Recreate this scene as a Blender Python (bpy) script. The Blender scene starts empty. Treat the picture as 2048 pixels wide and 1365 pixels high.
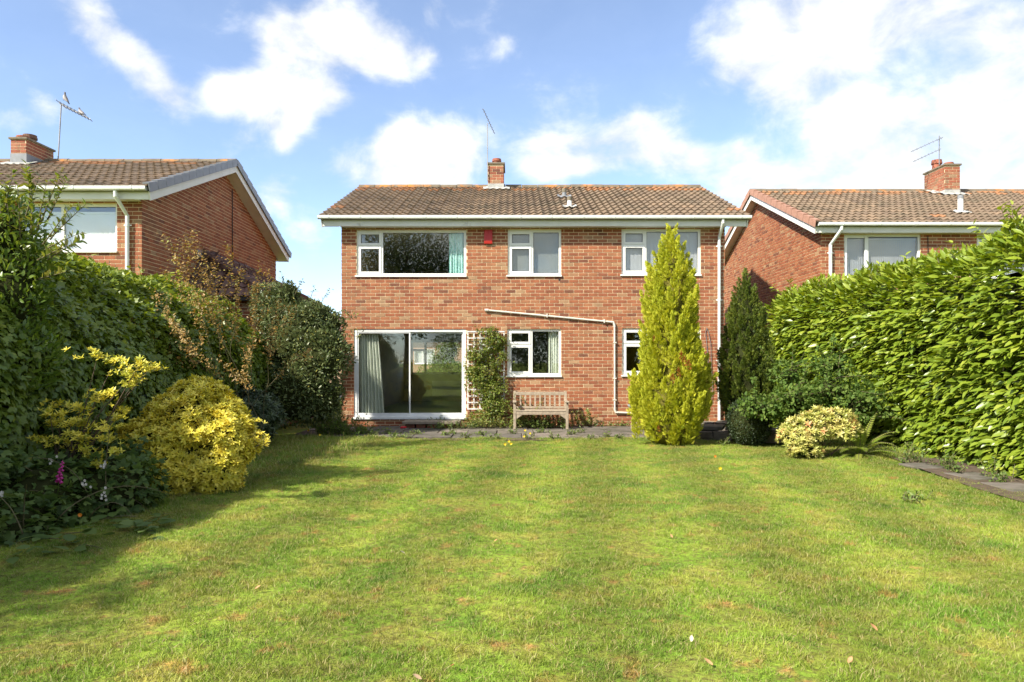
import bpy, math, random
import numpy as np
from mathutils import Matrix, Vector, Euler

# ------------------------------------------------------------------ camera, sky, sun, exposure
SC = bpy.context.scene
COL = SC.collection
F = 1425.0            # focal length in photo pixels (2048 wide)
HZ = 725.0            # photo row of the horizon
EYE = 1.46            # camera height in metres
def at(px, py, Y):    # the point at distance Y seen at a photo pixel
    return Vector(((px - 1024.0) / F * Y, Y, EYE + (HZ - py) / F * Y))
def onground(px, py, z=0.0):
    Y = (EYE - z) * F / (py - HZ)
    return Vector(((px - 1024.0) / F * Y, Y, z))

cam = bpy.data.cameras.new('camera')
cam.sensor_width = 36.0
cam.lens = F / 2048.0 * 36.0
cam.shift_y = (HZ - 682.5) / 2048.0
cam.clip_start = 0.05
cam.clip_end = 3000.0
camo = bpy.data.objects.new('camera', cam)
camo.location = (0, 0, EYE)
camo.rotation_euler = (math.radians(90), 0, 0)
COL.objects.link(camo)
SC.camera = camo

SUN_TRAVEL = Vector((2.0, 1.65, -2.13)).normalized()     # read off the roof shadow on the right-hand gable
SUN_EL = math.asin(-SUN_TRAVEL.z)
SUN_AZ = math.atan2(-SUN_TRAVEL.x, -SUN_TRAVEL.y)

SC.view_settings.view_transform = 'Standard'
SC.view_settings.look = 'None'
SC.view_settings.exposure = 1.4
SC.view_settings.gamma = 1.0
SC.render.engine = 'CYCLES'

def make_world():
    w = bpy.data.worlds.new('World')
    SC.world = w
    w.use_nodes = True
    nt = w.node_tree
    nt.nodes.clear()
    N, L = nt.nodes.new, nt.links.new
    out = N('ShaderNodeOutputWorld')
    sky = N('ShaderNodeTexSky')
    sky.sky_type = 'NISHITA'
    sky.sun_disc = False
    sky.sun_elevation = SUN_EL
    sky.sun_rotation = SUN_AZ
    sky.air_density = 0.72
    sky.dust_density = 0.25
    sky.ozone_density = 1.6
    bg = N('ShaderNodeBackground')
    bg.inputs['Strength'].default_value = SKY_STRENGTH
    L(sky.outputs[0], bg.inputs['Color'])
    tc = N('ShaderNodeTexCoord')
    # warped direction
    wn = N('ShaderNodeTexNoise'); wn.inputs['Scale'].default_value = 7.0; wn.inputs['Detail'].default_value = 4.0
    L(tc.outputs['Generated'], wn.inputs['Vector'])
    ws = N('ShaderNodeVectorMath'); ws.operation = 'SUBTRACT'; ws.inputs[1].default_value = (.5, .5, .5)
    L(wn.outputs['Color'], ws.inputs[0])
    wm = N('ShaderNodeVectorMath'); wm.operation = 'MULTIPLY_ADD'; wm.inputs[1].default_value = (.055, .055, .055)
    L(ws.outputs[0], wm.inputs[0]); L(tc.outputs['Generated'], wm.inputs[2])
    wd = N('ShaderNodeVectorMath'); wd.operation = 'NORMALIZE'
    L(wm.outputs[0], wd.inputs[0])
    def math_(op, a=None, b=None, c=None):
        n = N('ShaderNodeMath'); n.operation = op
        for i, v in enumerate((a, b, c)):
            if v is None: continue
            if hasattr(v, 'links'): L(v, n.inputs[i])
            else: n.inputs[i].default_value = v
        return n.outputs[0]
    acc = None
    for (px, py, r, amp) in CLOUDS:
        d = Vector(((px - 1024) / F, 1.0, (HZ - py) / F)).normalized()
        ang = r / F / (1 + ((px - 1024) / F) ** 2 + ((HZ - py) / F) ** 2) ** .5
        k = 0.7 / (1 - math.cos(ang))
        vd = N('ShaderNodeVectorMath'); vd.operation = 'DOT_PRODUCT'; vd.inputs[1].default_value = d
        L(wd.outputs[0], vd.inputs[0])
        e = math_('EXPONENT', math_('MULTIPLY_ADD', vd.outputs['Value'], k, -k))
        acc = math_('MULTIPLY_ADD', e, amp, acc if acc is not None else 0.0)
    acc = math_('MINIMUM', acc, 0.88)
    # unseen sky: cloud cover raised here to brighten the shaded sides
    gn = N('ShaderNodeTexNoise'); gn.inputs['Scale'].default_value = 3.2; gn.inputs['Detail'].default_value = 3.0
    L(tc.outputs['Generated'], gn.inputs['Vector'])
    gm = N('ShaderNodeMapRange'); gm.inputs['From Min'].default_value = .34; gm.inputs['From Max'].default_value = .56
    gm.inputs['To Max'].default_value = .9
    L(gn.outputs['Fac'], gm.inputs['Value'])
    fw = N('ShaderNodeVectorMath'); fw.operation = 'DOT_PRODUCT'; fw.inputs[1].default_value = Vector((0, 1, .25)).normalized()
    L(tc.outputs['Generated'], fw.inputs[0])
    fm = N('ShaderNodeMapRange'); fm.inputs['From Min'].default_value = .55; fm.inputs['From Max'].default_value = .75
    fm.inputs['To Min'].default_value = 1.0; fm.inputs['To Max'].default_value = 0.0
    L(fw.outputs['Value'], fm.inputs['Value'])
    gen = math_('MULTIPLY', gm.outputs[0], fm.outputs[0])
    cov = math_('MAXIMUM', acc, gen)
    fn = N('ShaderNodeTexNoise'); fn.inputs['Scale'].default_value = 11.0; fn.inputs['Detail'].default_value = 9.0
    fn.inputs['Roughness'].default_value = .58; fn.inputs['Distortion'].default_value = .25
    mp = N('ShaderNodeMapping'); mp.inputs['Scale'].default_value = (1, 1, 1.5)
    L(tc.outputs['Generated'], mp.inputs['Vector']); L(mp.outputs[0], fn.inputs['Vector'])
    x = math_('MULTIPLY_ADD', math_('SUBTRACT', fn.outputs['Fac'], .5), 1.9, cov)
    al = N('ShaderNodeMapRange'); al.interpolation_type = 'SMOOTHSTEP'
    al.inputs['From Min'].default_value = .18; al.inputs['From Max'].default_value = 1.0
    al.inputs['To Min'].default_value = .10; al.inputs['To Max'].default_value = .97
    L(x, al.inputs['Value'])
    # cloud body: bright, with slightly greyer thick parts
    cr = N('ShaderNodeMapRange'); cr.inputs['From Min'].default_value = .35; cr.inputs['From Max'].default_value = .7
    cr.inputs['To Min'].default_value = CLOUD_LO; cr.inputs['To Max'].default_value = CLOUD_HI
    L(fn.outputs['Fac'], cr.inputs['Value'])
    cb = N('ShaderNodeBackground'); cb.inputs['Color'].default_value = (.965, .985, 1.0, 1)
    L(cr.outputs[0], cb.inputs['Strength'])
    mx = N('ShaderNodeMixShader')
    L(al.outputs[0], mx.inputs[0]); L(bg.outputs[0], mx.inputs[1]); L(cb.outputs[0], mx.inputs[2])
    L(mx.outputs[0], out.inputs['Surface'])

SKY_STRENGTH = 0.115
CLOUD_LO, CLOUD_HI = 0.37, 0.50
CLOUDS = [  # photo px, photo py, radius px, amount
    (550, 70, 42, .75), (620, 62, 52, .85), (700, 75, 55, .85), (780, 95, 42, .75), (845, 105, 26, .5),
    (150, 10, 45, .6), (220, 60, 45, .6), (280, 110, 42, .6), (320, 165, 40, .6), (360, 205, 38, .6),
    (450, 188, 36, .75), (520, 195, 46, .8), (590, 200, 44, .8), (650, 190, 36, .7), (572, 255, 30, .65), (565, 290, 20, .45),
    (420, 292, 30, .55), (490, 290, 28, .5), (810, 300, 45, .7), (870, 340, 70, .9), (780, 360, 60, .8), (680, 350, 35, .5),
    (1070, 305, 46, .8), (1130, 300, 46, .8), (1190, 310, 42, .7), (1260, 275, 46, .85), (1320, 310, 46, .8), (1385, 325, 34, .6), (920, 310, 40, .5),
    (1460, 120, 60, .75), (1560, 90, 75, .9), (1670, 60, 68, .85), (1780, 40, 62, .85), (1900, 30, 50, .7), (2020, 50, 50, .75),
    (1660, 215, 40, .55), (1560, 185, 42, .6), (1720, 265, 62, .8), (1860, 300, 85, .85), (1990, 270, 75, .85), (1700, 350, 70, .8),
    (1480, 365, 60, .85), (1560, 390, 60, .7), (1900, 380, 120, .9), (550, 390, 40, .6), (630, 470, 45, .6), (90, 215, 35, .45),
    (1020, 105, 30, .4), (860, 15, 30, .4), (20, 240, 30, .35), (2100, 200, 120, .8), (1920, 110, 30, .2),
    (1280, 250, 30, .3), (-250, 120, 120, .6), (1024, -320, 180, .6), (400, -250, 130, .6), (1750, -200, 160, .8),
]
make_world()

sl = bpy.data.lights.new('sun', 'SUN')
sl.energy = 3.5
sl.angle = math.radians(1.2)
sl.color = (1.0, .93, .80)
slo = bpy.data.objects.new('sun', sl)
slo.rotation_euler = SUN_TRAVEL.to_track_quat('-Z', 'Y').to_euler()
slo.location = (-20, -16, 24)
COL.objects.link(slo)

# ------------------------------------------------------------------ helpers
rng = np.random.default_rng(7)
RND = random.Random(7)

def vnoise(p, scale, seed=0):
    """smooth value noise in 0..1 for an (n,3) array"""
    q = np.asarray(p, float) * scale + seed * 17.31
    i = np.floor(q).astype(np.int64); f = q - i
    f = f * f * (3 - 2 * f)
    def h(a, b, c):
        n = (a * 374761393 + b * 668265263 + c * 2147483647 + seed * 974711) & 0x7fffffff
        n = (n ^ (n >> 13)) * 1274126177 & 0x7fffffff
        return ((n ^ (n >> 16)) & 0xffff) / 65535.0
    r = 0
    for dx in (0, 1):
        for dy in (0, 1):
            for dz in (0, 1):
                w = (f[:, 0] if dx else 1 - f[:, 0]) * (f[:, 1] if dy else 1 - f[:, 1]) * (f[:, 2] if dz else 1 - f[:, 2])
                r = r + w * h(i[:, 0] + dx, i[:, 1] + dy, i[:, 2] + dz)
    return r

BASE = {}          # world offset of a parent (pure translation)
def link(o, parent=None):
    COL.objects.link(o)
    if parent is not None:
        o.parent = parent
        o.matrix_parent_inverse = Matrix.Translation(-BASE.get(parent.name, Vector((0, 0, 0))))
    return o

def tag(o, label=None, cat=None, group=None, kind=None):
    if label: o['label'] = label
    if cat: o['category'] = cat
    if group: o['group'] = group
    if kind: o['kind'] = kind
    return o

def thing(name, loc, label, cat, group=None):
    o = bpy.data.objects.new(name, None)
    o.empty_display_size = .2
    o.location = loc
    COL.objects.link(o)
    BASE[o.name] = Vector(loc)
    return tag(o, label, cat, group)

class MB:
    def __init__(s): s.v = []; s.f = []; s.t = []
    def add(s, vs, fs, tint=.5):
        b = len(s.v); s.v += [tuple(v) for v in vs]
        s.f += [tuple(b + i for i in f) for f in fs]
        s.t += [tint] * len(vs)
    def box(s, x0, x1, y0, y1, z0, z1, tint=.5, skip=()):
        vs = [(x0, y0, z0), (x1, y0, z0), (x1, y1, z0), (x0, y1, z0), (x0, y0, z1), (x1, y0, z1), (x1, y1, z1), (x0, y1, z1)]
        fs = {'b': (0, 3, 2, 1), 't': (4, 5, 6, 7), 'f': (0, 1, 5, 4), 'k': (2, 3, 7, 6), 'l': (3, 0, 4, 7), 'r': (1, 2, 6, 5)}
        s.add(vs, [f for k, f in fs.items() if k not in skip], tint)
    def bar(s, p0, p1, w, h, up=(0, 0, 1), tint=.5):
        """a rectangular bar from p0 to p1: w across, h along up"""
        p0, p1 = Vector(p0), Vector(p1); d = (p1 - p0).normalized(); up = Vector(up)
        x = d.cross(up).normalized(); z = x.cross(d)
        vs = []
        for p in (p0, p1):
            for a, b in ((-1, -1), (1, -1), (1, 1), (-1, 1)):
                vs.append(p + x * a * w / 2 + z * b * h / 2)
        s.add(vs, [(0, 3, 2, 1), (4, 5, 6, 7), (0, 1, 5, 4), (1, 2, 6, 5), (2, 3, 7, 6), (3, 0, 4, 7)], tint)
    def tube(s, pts, r, n=6, tint=.5, cap=True):
        pts = [Vector(p) for p in pts]; m = len(pts)
        rs = r if isinstance(r, (list, tuple)) else [r] * m
        vs = []; ref = None
        for i, p in enumerate(pts):
            d = (pts[min(i + 1, m - 1)] - pts[max(i - 1, 0)]).normalized()
            if ref is None:
                ref = d.orthogonal().normalized()
            x = (ref - d * ref.dot(d)).normalized(); ref = x; y = d.cross(x)
            for k in range(n):
                a = 2 * math.pi * k / n
                vs.append(p + (x * math.cos(a) + y * math.sin(a)) * rs[i])
        fs = []
        for i in range(m - 1):
            for k in range(n):
                fs.append((i * n + k, i * n + (k + 1) % n, (i + 1) * n + (k + 1) % n, (i + 1) * n + k))
        if cap:
            fs.append(tuple(range(n - 1, -1, -1))); fs.append(tuple((m - 1) * n + k for k in range(n)))
        s.add(vs, fs, tint)
    def prism(s, poly, off, tint=.5):
        """extrude a closed 3-D polygon by the vector off"""
        n = len(poly); poly = [Vector(p) for p in poly]; off = Vector(off)
        s.add(poly + [p + off for p in poly],
              [tuple(range(n - 1, -1, -1)), tuple(range(n, 2 * n))] + [(i, (i + 1) % n, n + (i + 1) % n, n + i) for i in range(n)], tint)
    def lathe(s, c, prof, n=16, tint=.5):
        vs = []; m = len(prof)
        for (r, z) in prof:
            for k in range(n):
                a = 2 * math.pi * k / n
                vs.append((c[0] + r * math.cos(a), c[1] + r * math.sin(a), c[2] + z))
        fs = [(i * n + k, i * n + (k + 1) % n, (i + 1) * n + (k + 1) % n, (i + 1) * n + k) for i in range(m - 1) for k in range(n)]
        fs += [tuple(range(n - 1, -1, -1)), tuple((m - 1) * n + k for k in range(n))]
        s.add(vs, fs, tint)
    def mesh(s, name, mat, smooth=False):
        me = bpy.data.meshes.new(name)
        me.from_pydata(s.v, [], s.f)
        a = me.attributes.new('tint', 'FLOAT', 'POINT'); a.data.foreach_set('value', np.array(s.t, np.float32))
        if mat: me.materials.append(mat)
        if smooth: me.polygons.foreach_set('use_smooth', [True] * len(me.polygons))
        me.update()
        return me
    def build(s, name, mat, parent=None, smooth=False, bevel=0):
        o = bpy.data.objects.new(name, s.mesh(name, mat, smooth))
        link(o, parent)
        if bevel:
            b = o.modifiers.new('bevel', 'BEVEL'); b.width = bevel; b.segments = 2; b.limit_method = 'ANGLE'
        return o

def np_mesh(name, V, faces, T, mat, smooth=True):
    """faces: list of (n,k) int arrays"""
    me = bpy.data.meshes.new(name)
    V = np.asarray(V, np.float32)
    me.vertices.add(len(V)); me.vertices.foreach_set('co', V.ravel())
    loops = np.concatenate([f.ravel() for f in faces]).astype(np.int32)
    sizes = np.concatenate([np.full(len(f), f.shape[1]) for f in faces]).astype(np.int32)
    starts = np.concatenate([[0], np.cumsum(sizes)[:-1]]).astype(np.int32)
    me.loops.add(len(loops)); me.loops.foreach_set('vertex_index', loops)
    me.polygons.add(len(sizes)); me.polygons.foreach_set('loop_start', starts)
    me.polygons.foreach_set('use_smooth', np.full(len(sizes), smooth))
    if T is not None:
        a = me.attributes.new('tint', 'FLOAT', 'POINT'); a.data.foreach_set('value', np.asarray(T, np.float32))
    if mat: me.materials.append(mat)
    me.update(calc_edges=True); me.validate()
    return me

# ------------------------------------------------------------------ materials
def nodes(name):
    m = bpy.data.materials.new(name); m.use_nodes = True
    nt = m.node_tree; nt.nodes.clear()
    return m, nt, nt.nodes.new, nt.links.new

def ramp(N, stops):
    r = N('ShaderNodeValToRGB'); e = r.color_ramp.elements
    while len(e) < len(stops): e.new(.5)
    for k, (p, c) in enumerate(stops):
        e[k].position = p; e[k].color = (*c, 1)
    return r

def surf(name, c1, c2=None, rough=.6, scale=6., detail=5., bump=0., bscale=60., spec=.4, stops=None, tint=False, metal=0.,
         stain=None, stscale=2., st_lo=.55, st_hi=.7):
    """base colour from world-space noise (and the per-piece tint), fine bump"""
    m, nt, N, L = nodes(name)
    out = N('ShaderNodeOutputMaterial'); p = N('ShaderNodeBsdfPrincipled')
    L(p.outputs[0], out.inputs[0])
    p.inputs['Roughness'].default_value = rough; p.inputs['Metallic'].default_value = metal
    p.inputs['Specular IOR Level'].default_value = spec
    g = N('ShaderNodeNewGeometry')
    n = N('ShaderNodeTexNoise'); n.inputs['Scale'].default_value = scale; n.inputs['Detail'].default_value = detail
    L(g.outputs['Position'], n.inputs['Vector'])
    c2 = c2 or tuple(v * .8 for v in c1)
    if tint:
        a = N('ShaderNodeAttribute'); a.attribute_name = 'tint'
        r = ramp(N, stops); L(a.outputs['Fac'], r.inputs[0])
        r2 = ramp(N, [(.25, (.72, .72, .72)), (.75, (1.12, 1.12, 1.12))]); L(n.outputs['Fac'], r2.inputs[0])
        mu = N('ShaderNodeMix'); mu.data_type = 'RGBA'; mu.blend_type = 'MULTIPLY'; mu.inputs[0].default_value = 1.
        L(r.outputs[0], mu.inputs[6]); L(r2.outputs[0], mu.inputs[7]); col = mu.outputs[2]
    else:
        r = ramp(N, stops or [(.3, c2), (.7, c1)]); L(n.outputs['Fac'], r.inputs[0]); col = r.outputs[0]
    if stain:
        sn = N('ShaderNodeTexNoise'); sn.inputs['Scale'].default_value = stscale; sn.inputs['Detail'].default_value = 8; sn.inputs['Roughness'].default_value = .65
        L(g.outputs['Position'], sn.inputs['Vector'])
        mr = N('ShaderNodeMapRange'); mr.inputs['From Min'].default_value = st_lo; mr.inputs['From Max'].default_value = st_hi
        L(sn.outputs['Fac'], mr.inputs['Value'])
        mx = N('ShaderNodeMix'); mx.data_type = 'RGBA'; mx.inputs[7].default_value = (*stain, 1)
        L(mr.outputs[0], mx.inputs[0]); L(col, mx.inputs[6]); col = mx.outputs[2]
    L(col, p.inputs['Base Color'])
    if bump:
        b = N('ShaderNodeBump'); b.inputs['Strength'].default_value = bump; b.inputs['Distance'].default_value = .01
        bn = N('ShaderNodeTexNoise'); bn.inputs['Scale'].default_value = bscale; bn.inputs['Detail'].default_value = 6
        L(g.outputs['Position'], bn.inputs['Vector']); L(bn.outputs['Fac'], b.inputs['Height']); L(b.outputs[0], p.inputs['Normal'])
    return m

def leafmat(name, stops, rough=.42, transl=.3, spec=.5, scale=2.5, var=.25):
    m, nt, N, L = nodes(name)
    out = N('ShaderNodeOutputMaterial'); p = N('ShaderNodeBsdfPrincipled'); tr = N('ShaderNodeBsdfTranslucent'); mx = N('ShaderNodeMixShader')
    a = N('ShaderNodeAttribute'); a.attribute_name = 'tint'
    r = ramp(N, stops)
    g = N('ShaderNodeNewGeometry'); n = N('ShaderNodeTexNoise'); n.inputs['Scale'].default_value = scale; n.inputs['Detail'].default_value = 4
    L(g.outputs['Position'], n.inputs['Vector'])
    ma = N('ShaderNodeMath'); ma.operation = 'MULTIPLY_ADD'; ma.inputs[1].default_value = var * 2; 
    su = N('ShaderNodeMath'); su.operation = 'SUBTRACT'; su.inputs[1].default_value = .5
    L(n.outputs['Fac'], su.inputs[0]); L(su.outputs[0], ma.inputs[0]); L(a.outputs['Fac'], ma.inputs[2])
    L(ma.outputs[0], r.inputs[0])
    p.inputs['Roughness'].default_value = rough; p.inputs['Specular IOR Level'].default_value = spec
    L(r.outputs[0], p.inputs['Base Color'])
    hs = N('ShaderNodeHueSaturation'); hs.inputs['Value'].default_value = 1.5; hs.inputs['Saturation'].default_value = 1.1; hs.inputs['Hue'].default_value = .485
    L(r.outputs[0], hs.inputs['Color']); L(hs.outputs[0], tr.inputs['Color'])
    mx.inputs[0].default_value = transl
    L(p.outputs[0], mx.inputs[1]); L(tr.outputs[0], mx.inputs[2]); L(mx.outputs[0], out.inputs[0])
    return m

def glassmat(name, tintc=(.965, .975, .97), boost=1.0):
    m, nt, N, L = nodes(name)
    out = N('ShaderNodeOutputMaterial'); t = N('ShaderNodeBsdfTransparent'); gl = N('ShaderNodeBsdfGlossy'); mx = N('ShaderNodeMixShader')
    t.inputs['Color'].default_value = (*tintc, 1); gl.inputs['Roughness'].default_value = .004
    gl.inputs['Color'].default_value = (.95, 1, .97, 1)
    g = N('ShaderNodeNewGeometry')
    dt = N('ShaderNodeVectorMath'); dt.operation = 'DOT_PRODUCT'; L(g.outputs['Normal'], dt.inputs[0]); L(g.outputs['Incoming'], dt.inputs[1])
    def mth(op, x, y, z=None):
        q = N('ShaderNodeMath'); q.operation = op
        for i, v in enumerate((x, y, z)):
            if v is None: continue
            if hasattr(v, 'links'): L(v, q.inputs[i])
            else: q.inputs[i].default_value = v
        return q.outputs[0]
    ab = mth('ABSOLUTE', dt.outputs['Value'], 0.)           # Schlick reflectance, the same from both sides of the pane
    fac = mth('MULTIPLY_ADD', mth('POWER', mth('SUBTRACT', 1., ab), 5.), .925, .075)
    n = N('ShaderNodeTexNoise'); n.inputs['Scale'].default_value = 1.7; n.inputs['Detail'].default_value = 1
    L(g.outputs['Position'], n.inputs['Vector'])
    b = N('ShaderNodeBump'); b.inputs['Strength'].default_value = .02; b.inputs['Distance'].default_value = .02
    L(n.outputs['Fac'], b.inputs['Height']); L(b.outputs[0], gl.inputs['Normal'])
    L(fac, mx.inputs[0]); L(t.outputs[0], mx.inputs[1]); L(gl.outputs[0], mx.inputs[2]); L(mx.outputs[0], out.inputs[0])
    return m

M = {}
BR = [(0, (.18, .068, .038)), (.2, (.255, .083, .041)), (.45, (.315, .104, .047)), (.65, (.35, .136, .062)), (.82, (.335, .154, .076)), (1, (.37, .22, .118))]
M['brick'] = surf('red_brick', (.4, .12, .07), tint=True, stops=BR, rough=.85, scale=7, detail=9, bump=.25, bscale=120, stain=(.17, .115, .07), stscale=1.1, st_lo=.58, st_hi=1.0)
M['brick_old'] = surf('weathered_brick', (.4, .12, .07), tint=True, rough=.88, scale=9, bump=.3, bscale=110, stain=(.16, .12, .07), stscale=3.5, st_lo=.5, st_hi=.72,
                      stops=[(0, (.16, .06, .042)), (.4, (.33, .10, .055)), (.75, (.37, .14, .08)), (1, (.32, .2, .12))])
M['mortar'] = surf('mortar', (.78, .63, .40), (.66, .51, .32), rough=.95, scale=5, bump=.2)
TS = [(0, (.145, .102, .07)), (.35, (.19, .135, .09)), (.7, (.225, .16, .105)), (.92, (.255, .175, .112)), (1, (.33, .16, .075))]
M['tile'] = surf('concrete_roof_tile', (.3, .22, .15), tint=True, stops=TS, rough=.9, scale=14, bump=.5, bscale=70, stain=(.08, .07, .045), stscale=1.6, st_lo=.5, st_hi=.78)
M['tile_dark'] = surf('brown_roof_tile', (.3, .22, .15), tint=True, stops=[(0, (.09, .05, .042)), (1, (.16, .085, .068))], rough=.7, scale=14, bump=.3)
M['underlay'] = surf('roof_underlay', (.05, .045, .04), rough=.95)
M['white'] = surf('white_upvc', (.80, .80, .77), (.74, .74, .70), rough=.35, scale=1.5, spec=.5)
M['paint'] = surf('white_painted_timber', (.76, .75, .70), (.66, .66, .60), rough=.5, scale=3, stain=(.22, .22, .18), stscale=2.4, st_lo=.62, st_hi=.8)
M['gutter'] = surf('white_gutter_plastic', (.74, .76, .73), (.62, .65, .60), rough=.35, scale=4, stain=(.35, .37, .3), stscale=3, st_lo=.6, st_hi=.85)
M['pipe'] = surf('old_waste_pipe', (.68, .66, .58), (.55, .53, .46), rough=.5, scale=8)
M['aluminium'] = surf('mill_aluminium', (.80, .81, .80), (.68, .69, .69), rough=.32, scale=5, spec=.5)
M['gasket'] = surf('black_gasket', (.03, .03, .03), rough=.7)
M['lead'] = surf('white_lead_flashing', (.48, .47, .44), (.3, .3, .28), rough=.6, scale=9)
M['leadgrey'] = surf('grey_lead_flashing', (.26, .27, .29), (.18, .19, .2), rough=.5, scale=9)
M['verge_grey'] = surf('grey_verge_cap', (.25, .26, .29), (.2, .21, .235), rough=.45, scale=5)
M['verge_pink'] = surf('terracotta_verge_tile', (.42, .23, .165), (.33, .18, .125), rough=.8, scale=9)
M['lichen'] = surf('lichen_ridge_tile', (.2, .16, .11), (.13, .105, .075), rough=.95, scale=8, bump=.4, stain=(.48, .2, .045), stscale=2.2, st_lo=.52, st_hi=.66)
M['pot'] = surf('terracotta_pot', (.36, .12, .07), (.24, .085, .055), rough=.8, scale=12)
M['pot_dark'] = surf('sooty_pot_cowl', (.19, .1, .07), (.12, .075, .055), rough=.85, scale=14)
M['stonecap'] = surf('lichened_cap_stone', (.24, .2, .14), (.13, .115, .085), rough=.95, scale=10, bump=.4)
M['alu_dull'] = surf('dull_aerial_metal', (.32, .32, .33), (.22, .22, .23), rough=.5, metal=.5)
M['cable'] = surf('black_cable', (.025, .025, .025), rough=.6)
M['red'] = surf('red_alarm_plastic', (.52, .035, .03), (.44, .028, .025), rough=.4, scale=3)
M['redplastic'] = surf('bright_red_plastic', (.6, .02, .03), rough=.35)
M['glass'] = glassmat('window_glass')
M['plaster'] = surf('interior_plaster', (.55, .51, .42), (.47, .44, .36), rough=.9, scale=3, bump=.2)
M['carpet'] = surf('green_carpet', (.26, .29, .20), (.2, .23, .16), rough=1, scale=40, bump=.4, bscale=200)
M['blind'] = surf('pale_blind', (.8, .8, .8), (.74, .74, .75), rough=.8, scale=3)
M['blind_grey'] = surf('grey_blind', (.42, .43, .45), (.37, .38, .4), rough=.8, scale=3)
M['reflect_grey'] = surf('reflected_sky_grey', (.2, .215, .21), (.16, .175, .17), rough=.8, scale=3)  # grey tone stands in for sky reflected in the pane
M['curtain'] = surf('pale_green_curtain', (.64, .67, .57), (.57, .60, .51), rough=.9, scale=5)
M['teal'] = surf('pale_teal_curtain', (.5, .76, .72), (.42, .68, .65), rough=.9, scale=5)
M['teak'] = surf('weathered_teak', (.40, .33, .24), (.25, .2, .15), rough=.85, scale=20, bump=.3, bscale=90)
M['trellis'] = surf('white_painted_trellis', (.74, .73, .72), (.6, .59, .58), rough=.6, scale=9)
M['slab'] = surf('paving_slab', (.3, .27, .235), tint=True, stops=[(0, (.12, .105, .09)), (.5, (.17, .148, .125)), (1, (.23, .19, .16))], rough=.92, scale=7, bump=.35, stain=(.06, .062, .035), stscale=2.6, st_lo=.45, st_hi=.66)
M['stone'] = surf('rough_garden_stone', (.3, .25, .2), tint=True, stops=[(0, (.14, .12, .095)), (.6, (.27, .22, .17)), (1, (.36, .27, .21))], rough=.95, scale=12, bump=.5)
M['soil'] = surf('bare_soil', (.13, .09, .06), (.07, .05, .035), rough=1, scale=12, bump=.6)
M['bark'] = surf('bark', (.14, .1, .07), (.07, .05, .035), rough=.95, scale=20, bump=.5)
M['stem'] = surf('green_brown_stem', (.16, .14, .07), (.1, .08, .045), rough=.8, scale=20)
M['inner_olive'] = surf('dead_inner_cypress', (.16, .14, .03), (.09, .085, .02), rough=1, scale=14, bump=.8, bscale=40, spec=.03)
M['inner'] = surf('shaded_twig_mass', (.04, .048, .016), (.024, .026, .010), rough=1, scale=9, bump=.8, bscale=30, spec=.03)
G = lambda *c: [(i / (len(c) - 1), k) for i, k in enumerate(c)]
M['laurel'] = leafmat('laurel_leaf', G((.07, .12, .014), (.15, .225, .022), (.24, .31, .03), (.33, .37, .05)), rough=.33, transl=.22, spec=.5)
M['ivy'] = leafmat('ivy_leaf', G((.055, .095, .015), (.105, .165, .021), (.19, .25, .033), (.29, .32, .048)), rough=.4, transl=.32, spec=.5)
M['tall'] = leafmat('tall_shrub_leaf', G((.05, .09, .018), (.10, .17, .026), (.17, .24, .035), (.26, .25, .05)), rough=.35, transl=.28)
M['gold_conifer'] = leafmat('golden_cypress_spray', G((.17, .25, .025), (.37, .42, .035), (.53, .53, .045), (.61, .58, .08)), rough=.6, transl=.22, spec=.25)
M['brown_spray'] = leafmat('dead_cypress_spray', G((.3, .13, .03), (.42, .17, .035)), rough=.8, transl=.1, spec=.2)
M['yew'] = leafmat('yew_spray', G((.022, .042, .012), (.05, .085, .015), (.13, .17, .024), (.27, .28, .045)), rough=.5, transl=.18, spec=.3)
M['globe'] = leafmat('dark_box_leaf', G((.016, .03, .013), (.035, .06, .02), (.055, .085, .026)), rough=.5, transl=.15)
M['midgreen'] = leafmat('mid_green_leaf', G((.05, .10, .02), (.10, .17, .032), (.17, .235, .05)), rough=.6, spec=.2, transl=.35)
M['pieris'] = leafmat('variegated_leaf', G((.24, .30, .05), (.5, .49, .13), (.64, .58, .22), (.66, .35, .16)), rough=.4, transl=.2)
M['fern'] = leafmat('fern_frond', G((.13, .2, .025), (.24, .32, .04), (.33, .36, .07)), rough=.5, transl=.3)
M['choisya'] = leafmat('golden_leaf', G((.29, .34, .04), (.55, .51, .06), (.70, .61, .08), (.75, .66, .14)), rough=.4, transl=.2, spec=.4)
M['bronze'] = leafmat('bronze_leaf', G((.10, .10, .02), (.22, .16, .035), (.36, .2, .045), (.26, .29, .05)), rough=.5, transl=.25)
M['silver'] = leafmat('grey_green_leaf', G((.04, .065, .02), (.09, .125, .04), (.17, .2, .08), (.33, .31, .07)), rough=.42, transl=.2, spec=.4)
M['rhodo'] = leafmat('dark_leathery_leaf', G((.025, .045, .02), (.055, .085, .04), (.085, .12, .055)), rough=.35, transl=.12, spec=.5)
M['bramble'] = leafmat('bramble_leaf', G((.045, .085, .022), (.085, .14, .033), (.135, .19, .045)), rough=.5, spec=.3, transl=.3)
M['rose'] = leafmat('climber_leaf', G((.06, .1, .02), (.14, .2, .03), (.23, .28, .05), (.3, .2, .06)), rough=.42, transl=.3)
M['weed'] = leafmat('weed_leaf', G((.06, .1, .02), (.12, .19, .035), (.2, .26, .05)), rough=.5, transl=.3)
M['tree'] = leafmat('tree_leaf', G((.025, .05, .015), (.06, .1, .025), (.1, .14, .03)), rough=.45, transl=.3)
M['redleaf'] = leafmat('red_shrub_leaf', G((.15, .035, .03), (.3, .07, .05)), rough=.5, transl=.2)
M['yellow'] = surf('yellow_petal', (.75, .55, .02), (.7, .45, .02), rough=.5, scale=30)
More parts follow.
